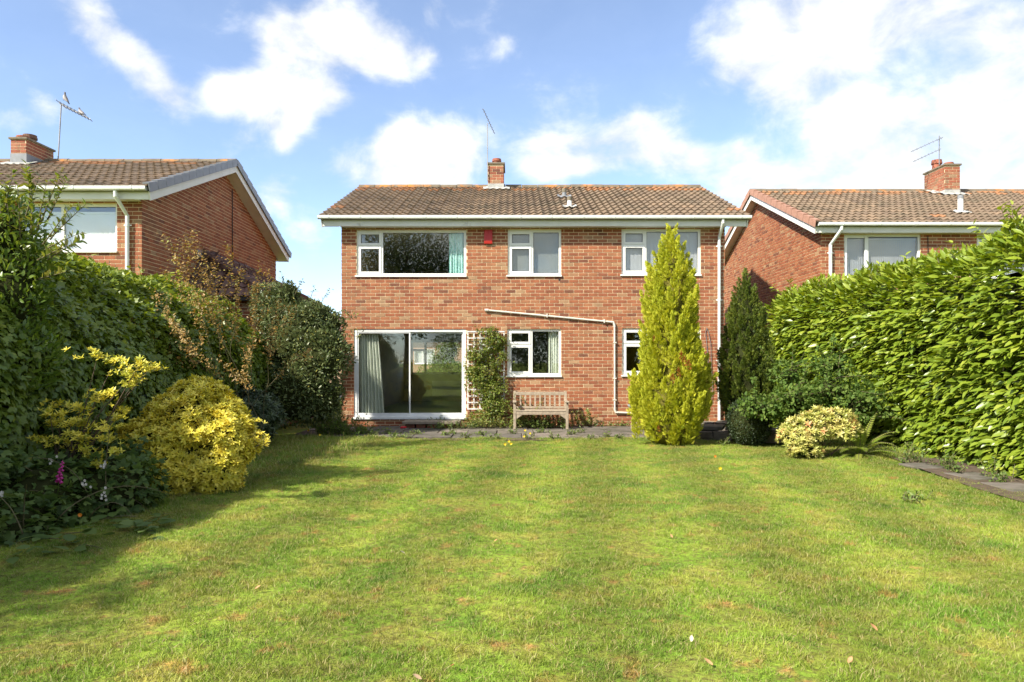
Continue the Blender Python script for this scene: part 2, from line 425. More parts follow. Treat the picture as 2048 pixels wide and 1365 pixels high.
M['orange'] = surf('orange_petal', (.7, .22, .02), rough=.5)
M['pink'] = surf('magenta_petal', (.48, .03, .26), (.36, .03, .2), rough=.5, scale=30)
M['whitepetal'] = surf('white_petal', (.7, .66, .62), rough=.6)
M['dryleaf'] = surf('dry_leaf', (.5, .26, .12), tint=True, stops=[(0, (.34, .13, .05)), (.6, (.52, .3, .14)), (1, (.72, .64, .5))], rough=.7, scale=30)
M['pigeon'] = surf('pigeon_feathers', (.22, .2, .22), tint=True, stops=[(0, (.1, .1, .12)), (.5, (.22, .2, .21)), (1, (.5, .47, .46))], rough=.7, scale=30)
# ------------------------------------------------------------------ ground
def lawnmat(name, blade):
    m, nt, N, L = nodes(name)
    out = N('ShaderNodeOutputMaterial'); p = N('ShaderNodeBsdfPrincipled')
    g = N('ShaderNodeNewGeometry')
    def noise(s, d=4, r=.55):
        n = N('ShaderNodeTexNoise'); n.inputs['Scale'].default_value = s; n.inputs['Detail'].default_value = d; n.inputs['Roughness'].default_value = r
        L(g.outputs['Position'], n.inputs['Vector']); return n.outputs['Fac']
    def mr(v, a, b):
        q = N('ShaderNodeMapRange'); q.inputs['From Min'].default_value = a; q.inputs['From Max'].default_value = b; L(v, q.inputs['Value']); return q.outputs[0]
    def mix(f, a, b):
        q = N('ShaderNodeMix'); q.data_type = 'RGBA'
        L(f, q.inputs[0])
        for i, c in ((6, a), (7, b)):
            if hasattr(c, 'links'): L(c, q.inputs[i])
            else: q.inputs[i].default_value = (*c, 1)
        return q.outputs[2]
    c = mix(mr(noise(.9, 5), .35, .65), (.14, .25, .024), (.255, .335, .04))
    c = mix(mr(noise(2.6, 6), .45, .68), c, (.32, .31, .06))
    c = mix(mr(noise(1.7, 5), .54, .7), c, (.10, .195, .022))
    c = mix(mr(noise(4.3, 7, .62), .575, .70), c, (.42, .235, .08))
    wv = N('ShaderNodeTexWave'); wv.wave_type = 'BANDS'; wv.bands_direction = 'X'; wv.inputs['Scale'].default_value = .23; wv.inputs['Distortion'].default_value = 1.2; wv.inputs['Detail'].default_value = 2; wv.inputs['Detail Scale'].default_value = .6
    rt = N('ShaderNodeMapping'); rt.inputs['Rotation'].default_value = (0, 0, .12); L(g.outputs['Position'], rt.inputs['Vector']); L(rt.outputs[0], wv.inputs['Vector'])
    st = N('ShaderNodeHueSaturation'); q = N('ShaderNodeMapRange'); q.inputs['To Min'].default_value = .84; q.inputs['To Max'].default_value = 1.2
    L(wv.outputs['Fac'], q.inputs['Value']); L(q.outputs[0], st.inputs['Value']); L(c, st.inputs['Color']); c = st.outputs[0]
    if blade:
        oi = N('ShaderNodeObjectInfo')
        hs = N('ShaderNodeHueSaturation')
        q = N('ShaderNodeMapRange'); q.inputs['To Min'].default_value = .72; q.inputs['To Max'].default_value = 1.28
        L(oi.outputs['Random'], q.inputs['Value']); L(q.outputs[0], hs.inputs['Value']); L(c, hs.inputs['Color'])
        a = N('ShaderNodeAttribute'); a.attribute_name = 'tint'
        c = mix(mr(a.outputs['Fac'], .82, .9), hs.outputs[0], (.40, .34, .15))
        tr = N('ShaderNodeBsdfTranslucent'); L(c, tr.inputs['Color']); mx = N('ShaderNodeMixShader'); mx.inputs[0].default_value = .25
        L(p.outputs[0], mx.inputs[1]); L(tr.outputs[0], mx.inputs[2]); L(mx.outputs[0], out.inputs[0])
        p.inputs['Roughness'].default_value = .5; p.inputs['Specular IOR Level'].default_value = .3
    else:
        c = mix(mr(noise(30, 4), .4, .7), c, (.13, .11, .035))
        b = N('ShaderNodeBump'); b.inputs['Strength'].default_value = .8; b.inputs['Distance'].default_value = .02
        L(noise(55, 5), b.inputs['Height']); L(b.outputs[0], p.inputs['Normal'])
        p.inputs['Roughness'].default_value = .95; p.inputs['Specular IOR Level'].default_value = .1
        L(p.outputs[0], out.inputs[0])
    L(c, p.inputs['Base Color'])
    return m
M['lawn'] = lawnmat('lawn_turf', False)
M['blade'] = lawnmat('grass_blade', True)

def lawn_z(X, Y):
    p = np.stack([np.asarray(X, float), np.asarray(Y, float), np.zeros_like(np.asarray(X, float))], -1).reshape(-1, 3)
    return (vnoise(p, .7, 3) - .5) * .05 + (vnoise(p, 2.5, 4) - .5) * .02

g = MB(); g.add([(-900, -900, -.06), (900, -900, -.06), (900, 1500, -.06), (-900, 1500, -.06)], [(0, 1, 2, 3)])
tag(g.build('ground', M['lawn']), kind='structure')

def make_lawn():
    xs = np.arange(-7.5, 7.5001, .12); ys = np.arange(-3.0, 13.6401, .12)
    X, Y = np.meshgrid(xs, ys)
    Z = lawn_z(X.ravel(), Y.ravel())
    nx, ny = len(xs), len(ys)
    i = np.arange((nx) * (ny)).reshape(ny, nx)
    Fq = np.stack([i[:-1, :-1], i[:-1, 1:], i[1:, 1:], i[1:, :-1]], -1).reshape(-1, 4)
    V = np.stack([X.ravel(), Y.ravel(), Z], -1)
    me = np_mesh('lawn', V, [Fq], None, M['lawn'])
    o = bpy.data.objects.new('lawn', me); COL.objects.link(o); tag(o, kind='structure')
    return V, Fq
LAWN_V, LAWN_F = make_lawn()

# ------------------------------------------------------------------ bricks
BL, BH, BJ = .2165, .0754, .0135       # brick pitch, course height, joint
BRICK_VAR = {}
def brick_mesh(mat, k, L=BL - BJ):
    key = (mat.name, k)
    if key not in BRICK_VAR:
        m = MB(); m.box(-L / 2, L / 2, -.007, .006, 0, BH - BJ, k / 11., skip=('k',))
        BRICK_VAR[key] = m.mesh('brick', mat)
    return BRICK_VAR[key]

def bricks(part, O, u, n, spans, mat, nparts=300, seed=1, prefer=None):
    """lay stretcher bond on a wall plane. O: corner, u: along, n: outward; spans(zc) -> list of (u0,u1) that are solid at that height"""
    r = random.Random(seed)
    O, u, n = Vector(O), Vector(u), Vector(n)
    R = Matrix((u, -n, Vector((0, 0, 1)))).transposed()       # local x=u, local -y=outward
    cand = []; rest = []
    k = 0
    while True:
        z0 = k * BH; sp = spans(z0, z0 + BH - BJ)
        if sp is None: break
        off = (k % 2) * BL / 2 + r.uniform(-.004, .004)
        for (a, b, za, zb) in sp:
            j = math.floor((a - off) / BL)
            while True:
                s = off + j * BL + BJ / 2; e = s + BL - BJ; j += 1
                if s >= b: break
                s2, e2 = max(s, a), min(e, b)
                if e2 - s2 < .02: continue
                t = min(1, max(0, r.gauss(.52, .2)))
                if r.random() < .06: t = r.choice((.02, .98))
                full = (e2 - s2) > BL - BJ - 1e-6 and zb - za > BH - BJ - 1e-6
                (cand if full else rest).append((s2, e2, za, t, zb))
        k += 1
    if nparts:
        c = Vector((0, 0, EYE))
        def sc(q):
            p = O + u * ((q[0] + q[1]) / 2) + Vector((0, 0, q[2]))
            return (0 if prefer is None or prefer(p) else 100) + (p - c).length
        cand.sort(key=sc)
        for q in cand[:nparts]:
            kk = round(q[3] * 11)
            o = bpy.data.objects.new('brick', brick_mesh(mat, kk))
            p = O + u * ((q[0] + q[1]) / 2) + Vector((0, 0, q[2] + r.uniform(-.0015, .0015))) + n * r.uniform(-.0015, .0015)
            link(o, part); o.matrix_basis = Matrix.Translation(p) @ R.to_4x4()
    rest += cand[nparts:]
    m = MB()
    for (a, b, z, t, zb) in rest:
        d = .007 + r.uniform(-.0015, .0015)
        m.box(a, b, -d, .006, z, zb, t, skip=('k',))
    V = [O + u * v[0] - n * v[1] + Vector((0, 0, v[2])) for v in m.v]
    m.v = [tuple(v) for v in V]
    o = m.build('brickwork', mat, part); tag(o, kind='stuff')

def cells_wall(m, x0, x1, y0, y1, z0, z1, holes):
    """solid slab between y0,y1 with rectangular holes (x0,x1,z0,z1), faces only where exposed"""
    xs = sorted({x0, x1, *[h[0] for h in holes], *[h[1] for h in holes]}); zs = sorted({z0, z1, *[h[2] for h in holes], *[h[3] for h in holes]})
    solid = lambda i, j: 0 <= i < len(xs) - 1 and 0 <= j < len(zs) - 1 and not any(h[0] < (xs[i] + xs[i + 1]) / 2 < h[1] and h[2] < (zs[j] + zs[j + 1]) / 2 < h[3] for h in holes)
    for i in range(len(xs) - 1):
        for j in range(len(zs) - 1):
            if not solid(i, j): continue
            sk = [k for k, (a, b) in {'l': (-1, 0), 'r': (1, 0), 'b': (0, -1), 't': (0, 1)}.items() if solid(i + a, j + b)]
            m.box(xs[i], xs[i + 1], y0, y1, zs[j], zs[j + 1], skip=sk)

def hole_spans(x0, x1, ztop, holes):
    def f(za, zb):
        if zb > ztop: return None
        sp = [(0, x1 - x0, za, zb)]
        for h in holes:
            if h[2] < zb and h[3] > za:
                a, b = h[0] - x0, h[1] - x0; nsp = []
                for (s, e, p, q) in sp:
                    if b <= s or a >= e: nsp.append((s, e, p, q)); continue
                    if a > s: nsp.append((s, a, p, q))
                    if b < e: nsp.append((b, e, p, q))
                    if h[3] < q - .012: nsp.append((max(s, a), min(e, b), h[3] + .002, q))
                    if h[2] > p + .012: nsp.append((max(s, a), min(e, b), p, h[2] - .002))
                sp = nsp
        return sp
    return f

def gable_spans(yE, zE, yR, zR, y0, y1, drop):
    """u runs from y0 (front) to y1; the roof underside is at drop below the tile line"""
    sl = (zR - zE) / (yR - yE)
    def f(za, zb):
        if zb > zR - drop: return None
        a, b = 0., y1 - y0
        need = zb + drop
        ya = yE + (need - zE) / sl; yb = 2 * yR - ya
        return [(max(a, ya - y0), min(b, yb - y0), za, zb)]
    return f

# ------------------------------------------------------------------ roofs
TW, TG, TL = .33, .345, .40          # tile width, gauge, length
TILE_VAR = {}
def tile_geo(w=TW):
    n = 12; vs = []; fs = []
    for k in range(n + 1):
        x = w * k / n - w / 2
        h = .019 * math.cos(4 * math.pi * k / n) + (.004 if k == n else 0)
        vs += [(x, 0, h + .026), (x, TL, h - .012), (x, 0, h + .004)]
    for k in range(n):
        a = 3 * k
        fs += [(a, a + 3, a + 4, a + 1), (a + 2, a + 5, a + 3, a)]
    return vs, fs
def tiles(part, x0, x1, yE, zE, yR, zR, mat, nparts=300, seed=3, front=True, lichen=True):
    r = random.Random(seed)
    sl = math.hypot(yR - yE, zR - zE); nrow = max(1, round((sl - .06) / TG)); g = (sl - .06) / nrow
    ncol = max(1, round((x1 - x0) / TW)); w = (x1 - x0) / ncol
    d = Vector((0, yR - yE, zR - zE)).normalized(); u = Vector((1, 0, 0)) if front else Vector((-1, 0, 0))
    n = u.cross(d); R = Matrix((u, d, n)).transposed().to_4x4()
    vs, fs = tile_geo(w + .004)
    items = []
    for i in range(nrow):
        for j in range(ncol):
            p = Vector((x0 + (j + .5) * w, yE, zE)) + d * (i * g)
            t = min(.93, max(0, r.gauss(.5, .2)))
            if lichen and i >= nrow - 2 and r.random() < .55: t = 1.0
            elif lichen and r.random() < .008: t = 1.0
            items.append((p, t, i))
    items.sort(key=lambda q: (q[0] - Vector((0, 0, EYE))).length)
    m = MB()
    for k, (p, t, i) in enumerate(items):
        jit = Matrix.Rotation(r.uniform(-.006, .006), 4, 'Z') @ Matrix.Rotation(r.uniform(-.008, .008), 4, 'X')
        if k < nparts:
            key = (mat.name, round(t * 9), round(w, 4))
            if key not in TILE_VAR:
                mm = MB(); mm.add(vs, fs, round(t * 9) / 9.); TILE_VAR[key] = mm.mesh('tile', mat)
            o = bpy.data.objects.new('tile', TILE_VAR[key]); link(o, part)
            o.matrix_basis = Matrix.Translation(p) @ R @ jit
        else:
            T = Matrix.Translation(p) @ R @ jit
            m.add([T @ Vector(v) for v in vs], fs, t)
    if m.v: tag(m.build('tiling', mat, part), kind='stuff')

def ridge(part, x0, x1, y, z, mat, r=.1, L=.45):
    n = max(1, round((x1 - x0) / L)); w = (x1 - x0) / n
    m = MB(); k = 8
    vs = []
    for e, s in ((0, 1.0), (w - .012, 1.0)):
        for i in range(k + 1):
            a = math.pi * i / k
            vs.append((e, math.cos(a) * r * 1.25, math.sin(a) * r))
    fs = [(i, i + 1, k + 2 + i, k + 1 + i) for i in range(k)] + [tuple(range(k, -1, -1)), tuple(range(k + 1, 2 * k + 2))]
    m.add(vs, fs); me = m.mesh('ridge_tile', mat)
    for i in range(n):
        o = bpy.data.objects.new('ridge_tile', me); link(o, part)
        o.location = (x0 + i * w, y + RND.uniform(-.006, .006), z + RND.uniform(-.008, .008))

def gutter(house, x0, x1, y, ztop, brackets, mat):
    """deep-flow gutter whose outer lip is at y"""
    def prof(g):
        o = [(-g, 0), (-g, -.045), (.006 - g * .7, -.062 - g * .5), (.022, -.072 - g), (.09, -.072 - g), (.108 + g * .7, -.06), (.112 + g, 0)]
        i_ = [(.106, 0), (.1, -.056), (.088, -.066), (.024, -.066), (.012, -.058), (.006, -.043), (.006, 0)] if g == 0 else [(.1125, 0), (.1085, -.0602), (.09, -.0725), (.022, -.0725), (.0055, -.0625), (-.0005, -.045), (-.0005, 0)]
        return [(y + a, ztop + b) for a, b in o + i_]
    m = MB(); pr = prof(0); m.prism([(x0, a, b) for a, b in pr], (x1 - x0, 0, 0))
    for xe in (x0 - .003, x1): m.prism([(xe, a, b) for a, b in pr[:7]], (.003, 0, 0))
    g_ = m.build('gutter', mat, house)
    for (bx, w) in brackets:
        b = MB(); b.prism([(bx, p, q + .003) for p, q in prof(.007)], (w, 0, 0)); b.build('gutter_bracket', mat, g_)
    return g_

def downpipe(house, pts, r, mat, clips=()):
    m = MB(); m.tube(pts, r, 10); dp = m.build('downpipe', mat, house, smooth=False)
    for p in clips:
        c = MB(); c.tube([Vector(p) - Vector((0, 0, .025)), Vector(p) + Vector((0, 0, .025))], r + .006, 10)
        c.box(p[0] - r - .035, p[0] + r + .035, p[1] + .01, p[1] + .018, p[2] - .012, p[2] + .012); c.build('pipe_clip', mat, dp)
    return dp

# ------------------------------------------------------------------ windows
def window(house, Y, x0, x1, z0, z1, bars, sashes, mat, sill=True, mullw=.06, fr=.055, inset=.035, depth=.07, name='window', sillx=.03):
    """bars: list of ('v',x,za,zb) or ('h',z,xa,xb); sashes: panes (xa,xb,za,zb,opening)"""
    y0, y1 = Y + inset, Y + inset + depth
    m = MB()
    m.box(x0, x0 + fr, y0, y1, z0, z1); m.box(x1 - fr, x1, y0, y1, z0, z1)
    m.box(x0 + fr, x1 - fr, y0, y1, z1 - fr, z1); m.box(x0 + fr, x1 - fr, y0, y1, z0, z0 + fr)
    for b in bars:
        if b[0] == 'v': m.box(b[1] - mullw / 2, b[1] + mullw / 2, y0, y1, b[2], b[3])
        else: m.box(b[2], b[3], y0, y1, b[1] - mullw / 2, b[1] + mullw / 2)
    w = m.build(name, mat, house, bevel=.004)
    for (xa, xb, za, zb, op) in sashes:
        if op:
            s = MB(); f2 = .05; ya, yb = y0 - .014, y0 + .045
            a, b, c, d = xa + .003, xb - .003, za + .003, zb - .003
            s.box(a, a + f2, ya, yb, c, d); s.box(b - f2, b, ya, yb, c, d); s.box(a + f2, b - f2, ya, yb, d - f2, d); s.box(a + f2, b - f2, ya, yb, c, c + f2)
            s.build('sash', mat, w, bevel=.005)
            xa, xb, za, zb = a + f2, b - f2, c + f2, d - f2
        p = MB(); yg = y0 + (.012 if op else .02)
        p.box(xa, xb, yg, yg + .02, za, zb); p.build('pane', M['glass'], w)
        q = MB(); t = .008
        q.box(xa, xa + t, yg - .003, yg + .003, za, zb); q.box(xb - t, xb, yg - .003, yg + .003, za, zb)
        q.box(xa + t, xb - t, yg - .003, yg + .003, zb - t, zb); q.box(xa + t, xb - t, yg - .003, yg + .003, za, za + t)
        q.build('gasket', M['gasket'], w)
    if sill:
        s = MB(); s.box(x0 - sillx, x1 + .01, Y - .045, y0, z0 - .03, z0 + .004); s.build('sill', mat, w, bevel=.004)
    return w

def std_window(house, Y, px0, px1, py0, py1, pxm, pyt, mat=None, **k):
    """the common light: top-hung and side casements left of a wide fixed pane"""
    S = F / Y
    x0, x1, xm = [(p - 1024) / S for p in (px0, px1, pxm)]; z1, z0, zt = [EYE + (HZ - p) / S for p in (py0, py1, pyt)]
    fr, mw = .055, .05
    bars = [('v', xm, z0 + fr, z1 - fr), ('h', zt, x0 + fr, xm - mw / 2)]
    sashes = [(x0 + fr - .012, xm - mw / 2 + .012, zt + mw / 2 - .012, z1 - fr + .012, True), (x0 + fr - .012, xm - mw / 2 + .012, z0 + fr - .012, zt - mw / 2 + .012, True),
              (xm + mw / 2, x1 - fr, z0 + fr, z1 - fr, False)]
    window(house, Y, x0, x1, z0, z1, bars, sashes, mat or M['white'], mullw=mw, **k)
    return (x0, x1, z0, z1)

def blind(Y, x0, x1, z0, z1, label, mat=None, name='blind', slat=.09):
    """closed vertical-slat blind hung just inside a window"""
    m = MB(); n = max(2, round((x1 - x0) / slat)); w = (x1 - x0) / n
    for i in range(n):
        a = x0 + i * w
        m.add([(a, Y, z0), (a + w, Y + .012, z0), (a + w, Y + .012, z1), (a, Y, z1), (a, Y + .002, z0), (a + w, Y + .014, z0), (a + w, Y + .014, z1), (a, Y + .002, z1)],
              [(0, 1, 2, 3), (7, 6, 5, 4), (3, 2, 6, 7), (1, 0, 4, 5)])
    m.box(x0, x1, Y - .015, Y + .03, z1, z1 + .04)
    return tag(m.build(name, mat or M['blind']), label, 'blind')

def curtain(Y, x0, x1, z0, z1, label, mat, folds=9, amp=.04, x1b=None):
    """hanging folds; x1b is the inner edge at the foot"""
    nx, nz = folds * 8, 10; V = []; x1b = x1 if x1b is None else x1b
    for side in (0, 1):
        for j in range(nz + 1):
            t = j / nz; z = z1 + (z0 - z1) * t; xe = x1 + (x1b - x1) * t ** .8
            for i in range(nx + 1):
                s = i / nx
                y = Y + amp * math.sin(s * folds * 2 * math.pi + .5 * math.sin(3 * s)) * (.5 + .5 * t) + .012 * math.sin(s * 23 + t * 2) + side * .006
                V.append((x0 + (xe - x0) * s, y, z))
    n1 = (nx + 1) * (nz + 1); fs = []
    for j in range(nz):
        for i in range(nx):
            a = j * (nx + 1) + i
            fs += [(a, a + 1, a + nx + 2, a + nx + 1), (n1 + a, n1 + a + nx + 1, n1 + a + nx + 2, n1 + a + 1)]
    m = MB(); m.add(V, fs)
    return tag(m.build('curtain', mat, smooth=True), label, 'curtain')

# ------------------------------------------------------------------ house roof with trim
def gable_roof(house, x0, x1, yE, zE, yR, zR, yW0, yW1, tilemat, ridgemat, verge=None, verge_sides=(), seed=3, barge=(True, True), xw=(0, 0)):
    yB = 2 * yR - yE
    d = Vector((0, yR - yE, zR - zE)).normalized()
    n = Vector((0, -d.z, d.y))
    m = MB()                       # boarding under the tiles
    off = n * -.045
    a, b, c = Vector((0, yE + .05, zE)) + off, Vector((0, yR, zR)) + Vector((0, 0, -.05)), Vector((0, yB - .05, zE)) + Vector((0, d.z * .045, -d.y * .045))
    for (p, q) in ((a, b), (b, c)):
        pr = [(x0 + .03, p.y, p.z), (x0 + .03, q.y, q.z), (x0 + .03, q.y, q.z - .03), (x0 + .03, p.y, p.z - .03)]
        m.prism(pr, (x1 - x0 - .06, 0, 0))
    roof = m.build('roof', M['underlay'], house)
    tiles(roof, x0 + .02, x1 - .02, yE, zE, yR, zR, tilemat, seed=seed)
    tiles(roof, x0 + .02, x1 - .02, yB, zE, yR, zR, tilemat, nparts=0, seed=seed + 1, front=False)
    ridge(roof, x0, x1, yR, zR - .045, ridgemat)
    # fascia + soffit along the front and back eaves
    for s in (1, -1):
        ye = yE + .12 if s == 1 else yB - .12; yw = yW0 if s == 1 else yW1
        f = MB(); ya, yb = sorted((ye, ye + s * .022)); f.box(x0 + .06, x1 - .06, ya, yb, zE - .20, zE - .015)
        fa = f.build('fascia', M['paint'], house)
        f = MB(); ya, yb = sorted((ye + s * .022, yw + s * .02)); f.box(xw[0] + .002, xw[1] - .002, ya, yb, zE - .185, zE - .175); f.build('soffit', M['paint'], fa)
    # barge boards and sloping soffits under the verges
    for side, (xv, do) in enumerate(((x0, barge[0]), (x1, barge[1]))):
        if not do: continue
        sx = 1 if side == 0 else -1
        for s in (1, -1):
            p = Vector((0, yE + .05 if s == 1 else yB - .05, zE)); q = Vector((0, yR, zR))
            dd = (q - p).normalized(); nn = Vector((0, -dd.z * s, dd.y * s)) if s == 1 else Vector((0, dd.z, -dd.y))
            if nn.z < 0: nn = -nn
            b = MB()
            poly = [p - nn * .055, q - Vector((0, 0, .058)), q - Vector((0, 0, .26)), p - nn * .24]
            xa = xv + sx * .03
            b.prism([(xa, v.y, v.z) for v in poly], (sx * .022, 0, 0)); bb = b.build('barge_board', M['paint'], house)
            b = MB(); xi = xw[0] if side == 0 else xw[1]
            poly = [p - nn * .215, q - Vector((0, 0, .235)), q - Vector((0, 0, .245)), p - nn * .225]
            b.prism([(xa + sx * .022, v.y, v.z) for v in poly], (xi - (xa + sx * .022) + sx * .004, 0, 0)); b.build('soffit', M['paint'], bb)
    # separate verge caps
    for side in verge_sides:
        xv = x0 if side == 0 else x1; sx = 1 if side == 0 else -1
        for s in (1, -1):
            p = Vector((0, yE if s == 1 else yB, zE)); q = Vector((0, yR, zR)); L = (q - p).length; k = 13; dd = (q - p) / k
            nn = Vector((0, -dd.normalized().z, dd.normalized().y)) if s == 1 else Vector((0, dd.normalized().z, -dd.normalized().y))
            if nn.z < 0: nn = -nn
            for i in range(k):
                b = MB(); a0 = p + dd * i; a1 = p + dd * (i + .965); lift0, lift1 = nn * .078, nn * .05
                lo = nn * -.10
                prof = []
                for (pt, lf) in ((a0, lift0), (a1, lift1)):
                    prof += [(xv - sx * .012, pt + lo), (xv - sx * .012, pt + lf), (xv + sx * .10, pt + lf), (xv + sx * .10, pt + lf * .6), (xv + sx * .004, pt + lf * .6), (xv + sx * .004, pt + lo)]
                vs = [(x, v.y, v.z) for x, v in prof]
                fs = [(j, (j + 1) % 6, 6 + (j + 1) % 6, 6 + j) for j in range(6)] + [(0, 5, 4, 1), (1, 4, 3, 2), (6, 7, 10, 11), (7, 8, 9, 10)]
                b.add(vs, fs); b.build('verge_cap', verge, roof)
    return roof

def chimney(house, x0, x1, y0, y1, z0, z1, flash, pots, seed=5, capw=.04):
    """brick stack with a stone cap, flashing and clay pots: pots = (x,y,r,h,mat)"""
    m = MB(); m.box(x0, x1, y0, y1, z0, z1 - .05); c = m.build('chimney', M['mortar'], house)
    H = z1 - .05
    def sp(L):
        return lambda za, zb: None if zb > H - z0 else [(0, L, za, zb)]
    for (O, u, n, L) in (((x0, y0, z0), (1, 0, 0), (0, -1, 0), x1 - x0), ((x1, y0, z0), (0, 1, 0), (1, 0, 0), y1 - y0),
                         ((x0, y1, z0), (0, -1, 0), (-1, 0, 0), y1 - y0), ((x1, y1, z0), (-1, 0, 0), (0, 1, 0), x1 - x0)):
        bricks(c, O, u, n, sp(L), M['brick_old'], nparts=0, seed=seed)
    k = MB(); k.box(x0 - capw, x1 + capw, y0 - capw, y1 + capw, z1 - .05, z1); k.build('chimney_cap', M['stonecap'], c, bevel=.01)
    f = MB(); zf = flash[0]; f.box(x0 - .012, x1 + .012, y0 - .012, y1 + .012, z0, zf); f.build('flashing', flash[1], c)
    for (px, py, r, h, mt) in pots:
        p = MB(); p.lathe((px, py, z1 - .01), [(r * 1.05, 0), (r * .98, .03), (r * .92, h * .5), (r * .92, h * .62), (r * 1.12, h * .64), (r * 1.12, h * .8), (r * 1.04, h * .82), (r * 1.04, h), (r * .8, h), (r * .8, h - .05)], 18)
        p.build('chimney_pot', mt, c, smooth=False)
    return c

def vent_pipe(house, x, y, z0, z1, r, mat, capmat, flash=True):
    m = MB(); m.tube([(x, y, z0), (x, y, z1 - .09)], r, 12); v = m.build('vent_pipe', mat, house)
    m = MB(); m.tube([(x, y, z1 - .092), (x, y, z1)], r * 1.06, 12); m.build('vent_cap', capmat, v)
    return v

def skirt(part, x, y, z, w, d, slope, mat, seed=1):
    """lead dressed over the tiles round a pipe or stack"""
    r = random.Random(seed); n = 14; V = []
    for j in range(5):
        for i in range(n + 1):
            X = x - w / 2 + w * i / n; yy = y - d / 2 + d * j / 4 + (r.uniform(-.03, .03) if j in (0, 4) else 0)
            V.append((X, yy, z + (yy - y) * slope + .055 + .014 * math.cos(X / TW * 4 * math.pi)))
    b = len(V); V += [(a, c, e - .02) for a, c, e in V]; fs = []
    for j in range(4):
        for i in range(n):
            a = j * (n + 1) + i; fs += [(a, a + 1, a + n + 2, a + n + 1), (b + a + n + 1, b + a + n + 2, b + a + 1, b + a)]
    for i in range(n): fs.append((b + i, b + i + 1, i + 1, i))
    m = MB(); m.add(V, fs); return m.build('lead_skirt', mat, part, smooth=True)

def aerial(house, base, top, r, parts):
    """parts: list of ('boom',p0,p1,r,n elements,elen,edir)"""
    m = MB(); m.tube([base, top], r, 6); p = m.build('tv_aerial', M['alu_dull'], house)
    for (p0, p1, rr, ne, el, ed) in parts:
        b = MB(); b.tube([p0, p1], rr, 5); b.build('aerial_boom', M['alu_dull'], p)
        p0, p1, ed = Vector(p0), Vector(p1), Vector(ed)
        for i in range(ne):
            c = p0 + (p1 - p0) * ((i + .5) / ne); L = el * (1 - .35 * i / ne)
            e = MB(); e.tube([c - ed * L / 2, c + ed * L / 2], rr * .7, 4); e.build('aerial_element', M['alu_dull'], p)
    return p

# ================================================================== the house in the middle
YW = 15.95                      # its rear wall, facing the camera
def wx(px): return (px - 1024) / F * YW
def wz(py): return EYE + (HZ - py) / F * YW
HX0, HX1 = wx(683.5), wx(1449)
YE, ZE, YR, ZR = 15.56, 4.655, 19.75, 6.33
YB = 23.55
SLOPE = (ZR - ZE) / (YR - YE)
house = thing('brick_house', ((HX0 + HX1) / 2, YW, 0), 'detached two-storey red brick house with sliding patio door in the middle of the picture', 'house')
W_UP1 = (wx(713), wx(932.5), wz(552), wz(460.5)); W_UP2 = (wx(1015.5), wx(1122.5), wz(551.5), wz(460)); W_UP3 = (wx(1243), wx(1401.5), wz(550), wz(458.5))
W_G1 = (wx(1014.5), wx(1122.5), wz(752), wz(658.5)); W_G2 = (wx(1244.5), wx(1402), wz(751), wz(657)); W_D = (wx(708), wx(932), wz(837), wz(659))
HOLES = [W_UP1, W_UP2, W_UP3, W_G1, W_G2, W_D]
ZTOP = ZE - .12
m = MB(); cells_wall(m, HX0, HX1, YW, YW + .26, 0, ZTOP, HOLES)
wall = m.build('wall', M['mortar'], house)
bricks(wall, (HX0 - .006, YW, .0), (1, 0, 0), (0, -1, 0), hole_spans(HX0 - .006, HX1 + .006, ZTOP, HOLES), M['brick'], 300, seed=11,
       prefer=lambda p: HX0 < p.x < 2.4)
# side walls (gables) and back wall
for (xs_, sx, sd) in ((HX0, -1, 21), (HX1, 1, 22)):
    g = MB(); zt = lambda y: ZE + SLOPE * (min(y, 2 * YR - y) - YE) - .15
    xo = xs_ if sx < 0 else xs_ - .26
    poly = [(xo, YW + .262, 0), (xo, YB, 0), (xo, YB, zt(YB)), (xo, YR, zt(YR)), (xo, YW + .262, zt(YW + .262))]
    g.prism(poly, (.26, 0, 0)); gw = g.build('gable_wall', M['mortar'], house)
    if sx > 0: bricks(gw, (xs_, YW, 0), (0, 1, 0), (1, 0, 0), gable_spans(YE, ZE, YR, ZR, YW, YB, .2), M['brick'], 0, seed=sd)
    else: bricks(gw, (xs_, YW, 0), (0, 1, 0), (-1, 0, 0), gable_spans(YE, ZE, YR, ZR, YW, YB, .2), M['brick'], 0, seed=sd)
BKW = (-3.32, -1.25, 1.06, 2.18)
m = MB(); cells_wall(m, HX0 + .262, HX1 - .262, YB - .26, YB, 0, ZTOP, [BKW]); bw = m.build('back_wall', M['mortar'], house)
bricks(bw, (HX1 - .262, YB, 0), (-1, 0, 0), (0, 1, 0), hole_spans(0, HX1 - HX0 - .524, ZTOP, [((HX1 - .262) - BKW[1], (HX1 - .262) - BKW[0], BKW[2], BKW[3])]), M['brick'], 0, seed=23)
